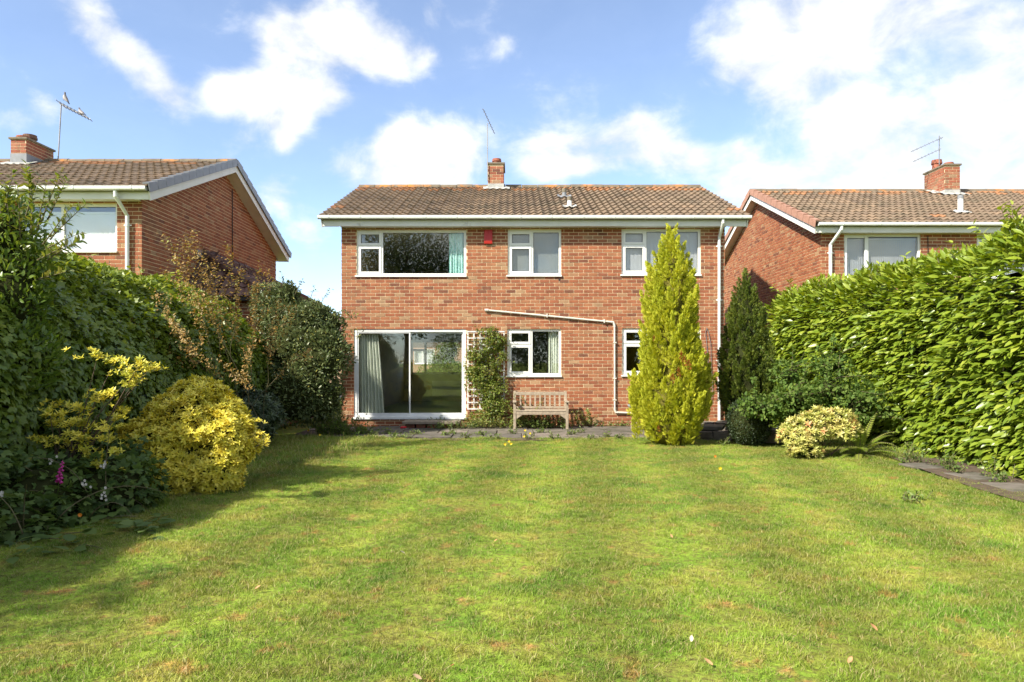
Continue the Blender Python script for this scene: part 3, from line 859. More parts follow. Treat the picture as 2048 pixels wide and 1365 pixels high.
# rooms
xi0, xi1, yi0, yi1 = HX0 + .27, HX1 - .27, YW + .262, YB - .262
m = MB(); m.box(xi0, xi1, yi0, yi1, .1, .2); m.build('floor', M['carpet'], house)
m = MB(); m.box(xi0, xi1, yi0, yi1, 2.42, 2.62); m.build('upper_floor', M['plaster'], house)
m = MB(); m.box(xi0, xi1, yi0, yi1, ZTOP - .1, ZTOP - .05); m.build('ceiling', M['plaster'], house)
for x in (-.55, 1.65):
    m = MB(); m.box(x - .05, x + .05, yi0, yi1, .202, 2.418); m.build('partition', M['plaster'], house)
    m = MB(); m.box(x - .05, x + .05, yi0, yi1, 2.622, ZTOP - .102); m.build('partition', M['plaster'], house)
m = MB(); m.box(xi0, xi0 + .012, yi0, yi1, .202, 2.418); m.build('lounge_wall_plaster', M['plaster'], house)
m = MB(); cells_wall(m, xi0 + .014, -.602, yi1 - .012, yi1 - .001, .202, 2.418, [BKW]); m.build('lounge_wall_plaster', M['plaster'], house)
m = MB(); m.box(-2.6, -1.6, yi1 - .10, yi1 - .03, .35, .85)
for i in range(12): m.box(-2.58 + i * .083, -2.54 + i * .083, yi1 - .115, yi1 - .102, .38, .82)
m.build('radiator', M['white'], house)
window(house, YB - .2, BKW[0], BKW[1], BKW[2], BKW[3], [('v', -2.84, BKW[2] + .06, BKW[3] - .06), ('h', 1.86, BKW[0] + .06, -2.87)],
       [(BKW[0] + .06, -2.87, BKW[2] + .06, 1.83, False), (BKW[0] + .06, -2.87, 1.89, BKW[3] - .06, False), (-2.81, BKW[1] - .06, BKW[2] + .06, BKW[3] - .06, False)], M['paint'], sill=False, fr=.06)
# windows
std_window(house, YW, 713, 932.5, 460.5, 552, 763.5, 492)
std_window(house, YW, 1015.5, 1122.5, 460, 551.5, 1064.5, 492)
std_window(house, YW, 1243, 1401.5, 458.5, 550, 1291.5, 490)
std_window(house, YW, 1014.5, 1122.5, 658.5, 752, 1063, 690)
std_window(house, YW, 1244.5, 1402, 657, 751, 1293, 688)
# sliding patio door
x0, x1, z0, z1 = W_D; xm = wx(818.7); y0 = YW + .012
m = MB(); fr = .07
m.box(x0, x0 + fr, y0, y0 + .1, z0, z1); m.box(x1 - fr, x1, y0, y0 + .1, z0, z1); m.box(x0 + fr, x1 - fr, y0, y0 + .1, z1 - .06, z1); m.box(x0 + fr, x1 - fr, y0, y0 + .1, z0, z0 + .07)
pd = m.build('patio_door', M['aluminium'], house, bevel=.005)
m = MB(); m.box(x0 - .02, x1 + .015, YW - .05, y0, z0 - .02, z0 + .03); m.build('threshold', M['aluminium'], pd, bevel=.004)
for k, (a, b, yo) in enumerate(((x0 + fr, xm + .02, .012), (xm - .018, x1 - fr, .05))):
    s = MB(); f2 = .028; ya, yb = y0 + yo, y0 + yo + .034; c, d = z0 + .07, z1 - .06
    s.box(a, a + f2, ya, yb, c, d); s.box(b - f2, b, ya, yb, c, d); s.box(a + f2, b - f2, ya, yb, d - .028, d); s.box(a + f2, b - f2, ya, yb, c, c + .045)
    s.build('sliding_panel', M['aluminium'], pd, bevel=.003)
    p = MB(); p.box(a + f2, b - f2, ya + .01, ya + .016, c + .045, d - .028); p.build('pane', M['glass'], pd)
# roof and eaves
roof = gable_roof(house, wx(637) * YE / YW + .0, (1502 - 1024) / F * YE, YE, ZE, YR, ZR, YW, YB, M['tile'], M['lichen'], seed=31, xw=(HX0, HX1), barge=(True, True))
gx = lambda px: (px - 1024) / F * (YE - .02)
gutter(house, gx(635), gx(1503.5), YE - .03, ZE + .012, [(gx(p) - .012, .024) for p in (657, 720, 785, 851, 913, 1041, 1103, 1167, 1230, 1292, 1388, 1483)] + [(gx(p) - .05, .1) for p in (977, 1326)], M['gutter'])
yg = YE + .03
dpx = (1438.5 - 1024) / F * (YW - .06)
downpipe(house, [(gx(1447.5), yg, ZE - .04), (gx(1447.5), yg, ZE - .14), (dpx, YW - .06, ZE - .42), (dpx, YW - .06, .05)], .034, M['gutter'],
         [(dpx, YW - .06, z) for z in (4.05, 2.85, 1.5)])
# chimney, vents, aerial
cs = F / 19.35
chimney(house, (976.5 - 1024) / cs, (1007 - 1024) / cs, 19.3, 20.2, 5.95, EYE + (HZ - 326.5) / cs, (6.30, M['lead']), [((993 - 1024) / cs, 19.65, .115, .2, M['pot'])], seed=41)
skirt(roof, (993 - 1024) / cs, 19.28, ZE + SLOPE * (19.28 - YE), .72, .3, SLOPE, M['lead'], 2)
aerial(house, (-.66, 19.26, 6.35), (-.665, 19.26, EYE + (HZ - 247) / F * 19.26), .014,
       [(at(966, 218, 19.2), at(989, 268, 19.3), .009, 9, .30, (.25, .95, .1))])
v1 = at(1139, 421, 16.55); vent_pipe(roof, v1.x, 16.55, ZE + SLOPE * (16.55 - YE), EYE + (HZ - 394) / F * 16.55, .052, M['white'], M['stonecap'])
skirt(roof, v1.x, 16.53, ZE + SLOPE * (16.53 - YE), .32, .16, SLOPE, M['lead'], 3)
v2 = at(1128.5, 398, 17.95); vent_pipe(roof, v2.x, 17.95, ZE + SLOPE * (17.95 - YE), EYE + (HZ - 378) / F * 17.95, .055, M['leadgrey'], M['stonecap'])
skirt(roof, v2.x, 17.93, ZE + SLOPE * (17.93 - YE), .34, .2, SLOPE, M['leadgrey'], 4)
# alarm box
a = MB(); x0, x1, z0, z1 = wx(968.5), wx(985), wz(489), wz(460.5)
a.prism([(x0, YW - .008, z1), (x0, YW - .05, z1), (x0, YW - .075, z0 + .06), (x0, YW - .06, z0), (x0, YW - .008, z0)], (x1 - x0, 0, 0))
al = a.build('alarm_box', M['red'], house, bevel=.008)
for i in range(4):
    xx = x0 + (x1 - x0) * (i + .5) / 4; b = MB(); b.bar((xx, YW - .055, z1 - .01), (xx, YW - .078, z0 + .07), .012, .01, up=(0, -1, 0)); b.build('moulded_rib', M['red'], al)
# waste pipe
yp = YW - .045
pp = [Vector((wx(p), yp, wz(q))) for p, q in ((973, 621), (1226, 645), (1228.5, 651), (1229, 820), (1231, 825), (1275, 826.5))]
m = MB(); m.tube(pp[:2], .02, 8); m.tube(pp[2:4], .02, 8); m.tube(pp[4:], .02, 8); wp = m.build('waste_pipe', M['pipe'], house)
m = MB(); m.tube([pp[0], (pp[0].x, YW + .02, pp[0].z)], .022, 8); m.tube([pp[0] - Vector((.04, 0, 0)), pp[0] + Vector((.045, 0, 0))], .03, 8); m.build('pipe_elbow', M['pipe'], wp)
for i, j in ((1, 2), (3, 4)):
    m = MB(); m.tube([pp[i] - (pp[i] - pp[i - 1]).normalized() * .05, pp[i], pp[j], pp[j] + (pp[j + 1] - pp[j]).normalized() * .05], .025, 8); m.build('pipe_elbow', M['pipe'], wp)
for (p, q) in ((1094, 632.5), (1208, 643.3)):
    m = MB(); m.box(wx(p) - .012, wx(p) + .012, yp - .028, YW - .004, wz(q) - .035, wz(q) + .045); m.build('pipe_clip', M['pipe'], wp)
for z in (1.9, 1.1, .62):
    m = MB(); m.box(pp[3].x - .035, pp[3].x + .035, yp - .024, YW - .004, z - .012, z + .012); m.build('pipe_clip', M['pipe'], wp)
m = MB(); m.tube([(wx(1257), YW + .02, wz(811)), (wx(1257), YW - .06, wz(811)), (wx(1260), YW - .09, wz(815))], .028, 8); m.build('overflow_pipe', M['leadgrey'], house)
m = MB(); m.tube([Vector((wx(1413 + dx), YW - .03, wz(q))) for dx, q in ((0, 656), (3, 665), (8, 690), (9, 730), (12, 775), (10, 800))], .006, 5); m.build('hanging_wire', M['alu_dull'], house)
m = MB(); m.tube([Vector((wx(1413 + dx), YW - .02, wz(q))) for dx, q in ((0, 656), (-2, 665), (1, 700), (4, 740), (12, 775))], .006, 5); m.build('hanging_wire', M['alu_dull'], house)
m = MB(); m.tube([(wx(1118.7), YW - .012, wz(560)), (wx(1118.7), YW + .05, wz(560))], .022, 8); m.build('wall_vent_hole', M['gasket'], house)
# curtains and blinds of the middle house
curtain(YW + .19, wx(716), wx(753), .23, wz(668), 'pale green full-length curtain hanging inside the left of the patio door', M['curtain'], 7, .05, wx(766))
curtain(YW + .155, wx(1097), wx(1119), wz(748), wz(661), 'narrow pale green curtain at the right of the window above the bench', M['curtain'], 5, .03)
curtain(YW + .155, wx(897), wx(930), wz(549), wz(463), 'pale teal curtain at the right edge of the widest upstairs window', M['teal'], 6, .03)
blind(YW + .125, wx(1018), wx(1120), wz(549), wz(463), 'grey blind standing in for sky reflection behind the upstairs window beside the red alarm box', M['reflect_grey'])
blind(YW + .125, wx(1246), wx(1399), wz(548), wz(462), 'light grey blind behind the upstairs window partly hidden by the golden conifer', M['blind_grey'])

# ================================================================== neighbours
def neighbour(name, label, xg, sgn, xfar, YWn, YBn, YEn, ZEn, YRn, ZRn, xv, verge, seed, holes, pot):
    h = thing(name, ((xg + xfar) / 2, YWn, 0), label, 'house')
    x0, x1 = min(xg, xfar), max(xg, xfar)
    m = MB(); cells_wall(m, x0, x1, YWn, YWn + .26, 0, ZEn - .12, holes); w = m.build('wall', M['mortar'], h)
    bricks(w, (x0 - .006, YWn, 0), (1, 0, 0), (0, -1, 0), hole_spans(x0 - .006, x1 + .006, ZEn - .12, holes), M['brick'], 150, seed=seed,
           prefer=lambda p: abs(p.x) < 11 and p.z > 2.6)
    sl = (ZRn - ZEn) / (YRn - YEn)
    zt = lambda y: ZEn + sl * (min(y, 2 * YRn - y) - YEn) - .15
    for k, xx in enumerate((x0, x1)):
        g = MB(); xo = xx if k == 0 else xx - .26
        g.prism([(xo, YWn + .262, 0), (xo, YBn, 0), (xo, YBn, zt(YBn)), (xo, YRn, zt(YRn)), (xo, YWn + .262, zt(YWn + .262))], (.26, 0, 0))
        gw = g.build('gable_wall', M['mortar'], h)
        if abs(xx - xg) < 1e-6:
            bricks(gw, (xx, YWn, 0), (0, 1, 0), (-1 if k == 0 else 1, 0, 0), gable_spans(YEn, ZEn, YRn, ZRn, YWn, YBn, .2), M['brick'], 150, seed=seed + 1, prefer=lambda p: p.z > 2.6)
    m = MB(); m.box(x0 + .262, x1 - .262, YBn - .26, YBn, 0, ZEn - .12); m.build('back_wall', M['mortar'], h)
    m = MB(); m.box(x0 + .262, x1 - .262, YWn + .27, YBn - .27, 2.3, 2.5); m.build('upper_floor', M['plaster'], h)
    m = MB(); m.box(x0 + .262, x1 - .262, YWn + .8, YWn + .9, 2.502, ZEn - .13); m.build('partition', M['plaster'], h)
    a, b = (xv, x1 + .3) if sgn < 0 else (x0 - .3, xv)
    r = gable_roof(h, a, b, YEn, ZEn, YRn, ZRn, YWn, YBn, M['tile'], M['lichen'], verge=verge, verge_sides=(0 if sgn < 0 else 1,), seed=seed + 5, xw=(x0, x1))
    return h, r, a, b

# left neighbour: its gable faces right
LY = 13.37; lx = lambda px: (px - 1024) / F * LY; lz = lambda py: EYE + (HZ - py) / F * LY
LH = [(lx(40), lx(234.5), lz(503), lz(408))]
LE, LZE, LR, LZR = 12.98, 4.66, 17.17, 6.30
hl, rl, la, lb = neighbour('brick_house', 'red brick house on the left with a shaded gable and grey verge caps', -6.95, 1, -17.5, LY, 20.97, LE, LZE, LR, LZR, -6.62, M['verge_grey'], 51, LH, None)
LS = (LZR - LZE) / (LR - LE)
x0, x1, z0, z1 = LH[0]; xm = lx(123)
window(hl, LY, x0, x1, z0, z1, [('v', xm, z0 + .05, z1 - .05)], [(x0 + .05, xm - .03, z0 + .05, z1 - .05, False), (xm + .03, x1 - .05, z0 + .05, z1 - .05, False)], M['white'], fr=.05)
blind(LY + .125, x0 + .06, x1 - .05, z0 + .06, z1 - .17, 'white vertical-slat blind behind the window of the left house')
gutter(hl, la + .05, -6.68, LE - .03, LZE + .012, [(-8 - i * 1.05, .024) for i in range(8)] + [(-6.95, .03)], M['gutter'])
yg = LE + .03; q0 = at(230.5, 382, yg); q1 = at(254.5, 420, LY - .06)
downpipe(hl, [(q0.x, yg, LZE - .03), (q0.x, yg, LZE - .16), (q1.x, LY - .06, LZE - .46), (q1.x, LY - .06, .05)], .036, M['gutter'], [(q1.x, LY - .06, 4.02), (q1.x, LY - .06, 2.7)])
cy = 16.45; k = F / cy
ch = chimney(hl, (22 - 1024) / k, (52.5 - 1024) / k, cy, 17.42, 5.7, EYE + (HZ - 275) / k, (6.28, M['leadgrey']),
        [((70 - 1024) / F * 17.1 - .12, 17.1, .14, .26, M['pot_dark']), ((48 - 1024) / F * 16.75 - .02, 16.75, .13, .12, M['pot'])], seed=61)
skirt(rl, (37 - 1024) / k, cy - .02, LZE + LS * (cy - .02 - LE), .75, .3, LS, M['lead'], 6)
ab = at(116, 325, 17.25); atp = at(122.5, 209, 17.25)
aerial(hl, ab, atp, .015, [(at(119, 207, 17.25), at(181, 239, 17.0), .011, 9, .34, (-.25, -.85, .35))])
m = MB(); cy2 = 6.95 * F / (1024 - 463); m.tube([(-6.93, cy2, 5.75), (-6.935, cy2 + .02, 4.2), (-6.93, cy2 - .02, .1)], .012, 5); m.build('gable_cable', M['cable'], hl)
# right neighbour: its gable faces left
RY = 16.6; rx = lambda px: (px - 1024) / F * RY; rz = lambda py: EYE + (HZ - py) / F * RY
RH = [(rx(1688), rx(1841.5), rz(559), rz(469)), (rx(1953), rx(2110), rz(559), rz(469))]
RE, RZE, RR, RZR = 16.25, 4.64, 20.75, 6.45
hr, rr_, ra, rb = neighbour('brick_house', 'red brick house on the right with a sunlit gable and terracotta verge tiles', 7.2, -1, 18.0, RY, 24.9, RE, RZE, RR, RZR, 6.93, M['verge_pink'], 71, RH, None)
RS = (RZR - RZE) / (RR - RE)
x0, x1, z0, z1 = RH[0]; xm = rx(1736)
window(hr, RY, x0, x1, z0, z1, [('v', xm, z0 + .06, z1 - .06)], [(x0 + .03, xm - .012, z0 + .03, z1 - .03, True), (xm + .03, x1 - .05, z0 + .06, z1 - .06, False)], M['white'], fr=.05)
blind(RY + .125, x0 + .05, x1 - .05, z0 + .05, z1 - .12, 'grey closed blind behind the nearer window of the right house', M['blind_grey'], slat=.05)
x0, x1, z0, z1 = RH[1]; xm = rx(2000)
window(hr, RY, x0, x1, z0, z1, [('v', xm, z0 + .06, z1 - .06)], [(x0 + .03, xm - .012, z0 + .03, z1 - .03, True), (xm + .03, x1 - .05, z0 + .06, z1 - .06, False)], M['white'], fr=.05)
blind(RY + .125, x0 + .05, x1 - .05, z0 + .05, z1 - .12, 'grey closed blind in the far right window above the laurel hedge', M['blind_grey'], slat=.05)
gutter(hr, 7.0, rb - .05, RE - .03, RZE + .012, [(rx(p), .024) for p in (1672, 1744, 1880, 1990, 2060)] + [(rx(1810), .1)], M['gutter'])
yg = RE + .03; q0 = at(1683, 450, yg); q1 = at(1661, 486, RY - .06)
downpipe(hr, [(q0.x, yg, RZE - .03), (q0.x, yg, RZE - .14), (q1.x, RY - .06, RZE - .45), (q1.x, RY - .06, .05)], .04, M['gutter'], [(q1.x, RY - .06, 4.0), (q1.x, RY - .06, 2.9)])
cy = 20.1; k = F / cy
chimney(hr, (1890 - 1024) / k, (1919.5 - 1024) / k, cy, 21.1, 5.7, EYE + (HZ - 328) / k, (6.33, M['lead']),
        [((1872 - 1024) / F * 20.85 + .02, 20.85, .13, .32, M['pot']), ((1893 - 1024) / F * 20.45 + .06, 20.45, .12, .13, M['pot'])], seed=81)
skirt(rr_, (1905 - 1024) / k, cy - .02, RZE + RS * (cy - .02 - RE), .75, .3, RS, M['lead'], 7)
skirt(rr_, (1890 - 1024) / k - .06, cy + .35, RZE + RS * (cy + .3 - RE), .5, .5, RS, M['lead'], 8)
v = at(1921, 431, 17.4); vent_pipe(rr_, v.x, 17.4, RZE + RS * (17.4 - RE) - .03, EYE + (HZ - 391) / F * 17.4, .062, M['white'], M['leadgrey']); skirt(rr_, v.x, 17.38, RZE + RS * (17.38 - RE), .42, .22, RS, M['lead'], 9)
ab = at(1878.5, 330, 20.7); atp = at(1878.5, 272, 20.7)
aerial(hr, ab, atp, .013, [(at(1886, 275, 20.7), at(1822, 304, 20.5), .009, 8, .22, (.3, .8, .5)), (at(1882, 298, 20.7), at(1826, 324, 20.5), .009, 8, .22, (.3, .8, .5))])
m = MB(); m.tube([(rx(1855), RY - .02, 4.4), (rx(1855.5), RY - .02, 3.2), (rx(1855), RY - .02, .1)], .009, 5); m.build('wall_cable', M['cable'], hr)

# lean-to with a hipped tile roof on the left neighbour's gable
gar = thing('lean_to', (-6.0, 17.3, 0), 'low outbuilding with dark brown hipped tile roof beside the left gable', 'outbuilding')
m = MB(); m.box(-6.93, -5.25, 15.2, 19.4, 0, 2.85); w = m.build('wall', M['mortar'], gar)
bricks(w, (-6.93, 15.2, 0), (1, 0, 0), (0, -1, 0), lambda a, b: None if b > 2.85 else [(0, 1.68, a, b)], M['brick'], 0, seed=91)
bricks(w, (-5.25, 15.2, 0), (0, 1, 0), (1, 0, 0), lambda a, b: None if b > 2.85 else [(0, 4.2, a, b)], M['brick'], 0, seed=92)
T0, T1 = Vector((-6.93, 16.0, 3.86)), Vector((-6.93, 18.6, 3.86))
E = [Vector((-6.93, 14.95, 2.82)), Vector((-5.05, 14.95, 2.82)), Vector((-5.05, 19.65, 2.82)), Vector((-6.93, 19.65, 2.82))]
m = MB()
m.add([E[0], E[1], E[2], E[3], T0, T1] + [v - Vector((0, 0, .06)) for v in E], [(0, 1, 4), (1, 2, 5, 4), (2, 3, 5), (0, 3, 9, 6)[::-1], (6, 9, 8, 7), (0, 6, 7, 1), (1, 7, 8, 2), (2, 8, 9, 3)])
lr = m.build('roof', M['underlay'], gar)
vs, fs = tile_geo(.34)
def slope_tiles(a, b, t0, t1):
    """tiles on the quad a-b (eave) to t0-t1 (top); rows clipped to the hip lines"""
    u = (b - a).normalized(); mid = (t0 + t1) / 2; d = (mid - a) - u * (mid - a).dot(u); L = d.length; d.normalize(); n = u.cross(d)
    R = Matrix((u, d, n)).transposed().to_4x4(); rows = int(L / .3); W = (b - a).length
    sa, sb = (t0 - a).dot(u), (t1 - a).dot(u)
    for i in range(rows + 1):
        f = (i * .3) / L
        if f > .97: break
        ua, ub = sa * f, W + (sb - W) * f; nn = max(1, int((ub - ua) / .34))
        for j in range(nn):
            mm = TILE_VAR.setdefault(('dark', j % 4), None)
            if mm is None:
                q = MB(); q.add(vs, fs, (j % 4) / 3.); mm = TILE_VAR[('dark', j % 4)] = q.mesh('tile', M['tile_dark'])
            o = bpy.data.objects.new('tile', mm); link(o, lr)
            o.matrix_basis = Matrix.Translation(a + u * (ua + (j + .5) * (ub - ua) / nn) + d * (i * .3) + n * .03) @ R
slope_tiles(E[0], E[1], T0, T0); slope_tiles(E[1], E[2], T0, T1)
for (p, q) in ((E[1], T0), (T0, T1), (E[2], T1)):
    nseg = max(2, round((q - p).length / .36))
    for i in range(nseg):
        b = MB(); a0 = p + (q - p) * (i / nseg); a1 = p + (q - p) * ((i + .97) / nseg); up = Vector((0, 0, .03))
        b.tube([a0 + up, a1 + up], [.12, .105], 10); b.build('hip_tile', M['tile_dark'], lr)
m = MB(); m.bar(T0 + Vector((.02, -.35, .0)), T0 + Vector((.02, 2.6, .05)), .03, .16); m.build('flashing', M['leadgrey'], gar)

# across the street, seen through the patio door and the lounge's far window
fb = thing('bungalow', (-8, 50, 0), 'pale brick bungalow across the street seen through the patio door', 'house')
FW = [(-6.6, -5.2, 1.35, 2.35)]
m = MB(); cells_wall(m, -13, 2, 48, 48.3, 0, 3.0, FW); m.box(-13, 2, 55, 55.3, 0, 3.0); m.box(-13, -12.7, 48.3, 55, 0, 3.0); m.box(1.7, 2, 48.3, 55, 0, 3.0)
M['pale_brick'] = surf('pale_brick', (.42, .28, .2), (.34, .21, .15), rough=.9, scale=9)
w = m.build('wall', M['pale_brick'], fb)
m = MB(); m.prism([(-13.4, 47.6, 2.95), (-13.4, 51.65, 4.8), (-13.4, 55.7, 2.95)], (15.8, 0, 0)); m.build('roof', M['tile_dark'], fb)
x0, x1, z0, z1 = FW[0]
window(fb, 48, x0, x1, z0, z1, [('v', -6.05, z0 + .06, z1 - .06)], [(x0 + .06, -6.08, z0 + .06, z1 - .06, False), (-6.02, x1 - .06, z0 + .06, z1 - .06, False)], M['white'], fr=.07)
blind(48.2, x0 + .1, x1 - .06, z0 + .07, z1 - .1, 'pale blind in the bungalow window seen through the patio door')
m = MB(); m.box(-30, 20, 30.5, 35.5, -.05, -.035); tag(m.build('road', surf('asphalt', (.06, .06, .062), (.045, .045, .047), rough=.9, scale=20)), kind='structure')
# ================================================================== foliage tools
def unit(a): return a / np.maximum(np.linalg.norm(a, axis=-1, keepdims=True), 1e-9)
def rnd_dir(n): return unit(rng.normal(size=(n, 3)))

def leaf_geo(L=1., W=.36, st=(0, .3, .65), fold=.18, curl=.18, stem=.0):
    """a folded, curling leaf along +Y, facing +Z"""
    prof = {0: .0}
    ys = [0.0, .28, .62]; ws = [.30, 1.0, .78]
    V = [(0, -stem, 0)]; Fq = []; Ft = []
    zc = lambda y: -curl * y * y
    for y, w in zip((.12, .45, .75), (.62, 1.0, .68)):
        V += [(-w * W / 2, y, zc(y) + fold * W * w / 2), (0, y, zc(y)), (w * W / 2, y, zc(y) + fold * W * w / 2)]
    V.append((0, 1., zc(1.)))
    Ft += [(0, 2, 1), (0, 3, 2), (7, 8, 10), (8, 9, 10)]
    for a in (1, 4):
        Fq += [(a, a + 1, a + 4, a + 3), (a + 1, a + 2, a + 5, a + 4)]
    return np.array(V) * L, [np.array(Ft), np.array(Fq)]

def small_leaf(W=.5, fold=.2):
    V = np.array([(0, 0, 0), (-W / 2, .5, fold * W), (0, 1, -.08), (W / 2, .5, fold * W), (0, .5, 0.)])
    return V, [np.array([(0, 4, 1), (1, 4, 2), (0, 3, 4), (4, 3, 2)])]

def ivy_geo():
    V = np.array([(0, 0, 0), (-.42, .02, .05), (-.5, .42, .02), (-.24, .55, .05), (0, 1, -.06), (.24, .55, .05), (.5, .42, .02), (.42, .02, .05), (0, .4, 0)])
    o = [0, 1, 2, 3, 4, 5, 6, 7]
    return V, [np.array([(8, o[(i + 1) % 8], o[i]) for i in range(8)])]

def join_geo(parts):
    V = []; by = {}
    b = 0
    for (v, fs) in parts:
        V.append(v)
        for f in fs: by.setdefault(f.shape[1], []).append(f + b)
        b += len(v)
    return np.concatenate(V), [np.concatenate(x) for x in by.values()]

def place_geo(geo, p, ax, nr, s):
    ax = np.array(ax, float); ax /= np.linalg.norm(ax); nr = np.array(nr, float); z = nr - ax * nr.dot(ax); z /= max(np.linalg.norm(z), 1e-9); x = np.cross(ax, z)
    return np.array(p) + s * (geo[0][:, :1] * x + geo[0][:, 1:2] * ax + geo[0][:, 2:3] * z), geo[1]

def rosette(n=7, W=.34, spread=.75, leaf=None):
    g = leaf or leaf_geo(1., W, fold=.12, curl=.2); out = []
    for i in range(n):
        a = 2 * math.pi * i / n + (i % 2) * .2; e = spread if i % 2 else spread * .6
        d = np.array([math.cos(a) * e, math.sin(a) * e, 1 - e * .7]); up = np.array([-math.cos(a) * .6, -math.sin(a) * .6, 1.])
        # rosette axis is +Z here; swapped so that +Y is the axis
        d = d[[0, 2, 1]]; up = up[[0, 2, 1]]
        out.append(place_geo(g, (0, 0, 0), d, up, .8 + .3 * ((i * 37) % 10) / 10))
    return join_geo(out)

def spray_geo(n=5, W=.30, seed=0, ang=.62):
    """flat feathery conifer spray along +Y"""
    r = random.Random(seed); out = []; g = (np.array([(0, 0, 0), (-W * .3, .45, .03), (0, 1, 0), (W * .3, .45, -.03)]), [np.array([(0, 3, 2, 1)])])
    out.append(place_geo(g, (0, 0, 0), (0, 1, 0), (0, 0, 1), 1.0))
    for i in range(n):
        y = .12 + .68 * i / n; l = (.62 - .4 * i / n) * r.uniform(.8, 1.15)
        for s in (-1, 1):
            a = ang + r.uniform(-.15, .15)
            out.append(place_geo(g, (0, y, 0), (s * math.sin(a), math.cos(a), r.uniform(-.25, .15)), (r.uniform(-.3, .3), 0, 1), l))
    return join_geo(out)

def frames(A, Nn):
    y = unit(A); z = Nn - y * np.sum(Nn * y, -1, keepdims=True)
    bad = np.linalg.norm(z, axis=-1) < 1e-4; z[bad] = np.cross(y[bad], np.array([.3, .5, .8]))
    z = unit(z); x = np.cross(y, z)
    return x, y, z

CAM = np.array([0, 0, EYE])
def inframe(P):
    Y = np.maximum(P[:, 1], .1)
    px = 1024 + F * P[:, 0] / Y; py = HZ - F * (P[:, 2] - EYE) / Y
    return (px > 0) & (px < 2048) & (py > 0) & (py < 1365) & (P[:, 1] > .5)

def batch(parent, geo, P, A, Nn, S, T, mat, nparts=0, part='leaf', rest='foliage', score=None):
    """scatter one leaf shape: the nparts that show largest become objects sharing a few meshes, the rest one mesh"""
    P, A, Nn = [np.asarray(q, float) for q in (P, A, Nn)]; S = np.asarray(S, float); T = np.clip(np.asarray(T, float), 0, 1)
    x, y, z = frames(A.copy(), Nn.copy()); n = len(P)
    pick = np.zeros(n, bool)
    if nparts:
        v = unit(CAM - P); sc = S / np.linalg.norm(CAM - P, axis=-1) * (.35 + np.abs(np.sum(v * z, -1))) * inframe(P)
        if score is not None: sc = sc * score
        pick[np.argsort(-sc)[:nparts]] = True
        K = 8; var = []
        for k in range(K):
            var.append(np_mesh(part, geo[0], geo[1], np.full(len(geo[0]), (k + .5) / K), mat))
        for i in np.nonzero(pick)[0]:
            o = bpy.data.objects.new(part, var[min(K - 1, int(T[i] * K))])
            link(o, parent)
            s = S[i]
            o.matrix_basis = Matrix(((x[i, 0] * s, y[i, 0] * s, z[i, 0] * s, P[i, 0]), (x[i, 1] * s, y[i, 1] * s, z[i, 1] * s, P[i, 1]), (x[i, 2] * s, y[i, 2] * s, z[i, 2] * s, P[i, 2]), (0, 0, 0, 1)))
    r = ~pick; m = int(r.sum())
    if m == 0: return None
    g = geo[0]; k = len(g)
    V = P[r][:, None, :] + S[r][:, None, None] * (g[None, :, 0:1] * x[r][:, None, :] + g[None, :, 1:2] * y[r][:, None, :] + g[None, :, 2:3] * z[r][:, None, :])
    fs = [(f[None] + (np.arange(m) * k)[:, None, None]).reshape(-1, f.shape[1]) for f in geo[1]]
    me = np_mesh(rest, V.reshape(-1, 3), fs, np.repeat(T[r], k), mat)
    o = bpy.data.objects.new(rest, me); link(o, parent); tag(o, kind='stuff')
    return o

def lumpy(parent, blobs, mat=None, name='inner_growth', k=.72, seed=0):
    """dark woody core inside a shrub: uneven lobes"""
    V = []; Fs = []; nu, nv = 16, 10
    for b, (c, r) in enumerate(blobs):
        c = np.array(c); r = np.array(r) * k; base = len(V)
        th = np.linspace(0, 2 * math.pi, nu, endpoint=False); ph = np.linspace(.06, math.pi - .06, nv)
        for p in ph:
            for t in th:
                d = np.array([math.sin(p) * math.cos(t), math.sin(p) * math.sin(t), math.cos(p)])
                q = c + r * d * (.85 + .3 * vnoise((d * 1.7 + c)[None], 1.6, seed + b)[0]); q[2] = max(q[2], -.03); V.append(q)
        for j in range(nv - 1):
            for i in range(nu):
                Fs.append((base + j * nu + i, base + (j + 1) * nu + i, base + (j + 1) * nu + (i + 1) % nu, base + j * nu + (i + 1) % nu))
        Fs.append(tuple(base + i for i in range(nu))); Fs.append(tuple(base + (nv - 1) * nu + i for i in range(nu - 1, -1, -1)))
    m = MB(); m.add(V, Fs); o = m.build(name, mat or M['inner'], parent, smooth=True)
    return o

def blob_points(blobs, dens, lump=.12, lscale=3., depth=.12, seed=0, low=-.7, cull=.86):
    """points on the skin of a cluster of ellipsoids, with outward directions and how far out each sits"""
    P = []; O = []; E = []
    for b, (c, r) in enumerate(blobs):
        c = np.array(c, float); r = np.array(r, float)
        area = 4 * math.pi * ((r[0] * r[1]) ** 1.6 + (r[0] * r[2]) ** 1.6 + (r[1] * r[2]) ** 1.6) ** (1 / 1.6) / 3 ** (1 / 1.6)
        n = int(area * dens); d = rnd_dir(n); d = d[d[:, 2] > low]
        o = unit(d / r); q = c + d * r
        e = 1 + lump * 2 * (vnoise(q, lscale, seed + 5) - .5) + lump * (vnoise(q, lscale * 2.3, seed + 6) - .5)
        dd = rng.random(len(d)) ** 1.7; e2 = e - depth * dd
        q = c + d * r * e2[:, None]
        keep = q[:, 2] > .01
        for b2, (c2, r2) in enumerate(blobs):
            if b2 == b: continue
            keep &= np.sum(((q - np.array(c2)) / np.array(r2)) ** 2, -1) > cull ** 2
        P.append(q[keep]); O.append(o[keep]); E.append(1 - dd[keep])
    return np.concatenate(P), np.concatenate(O), np.concatenate(E)

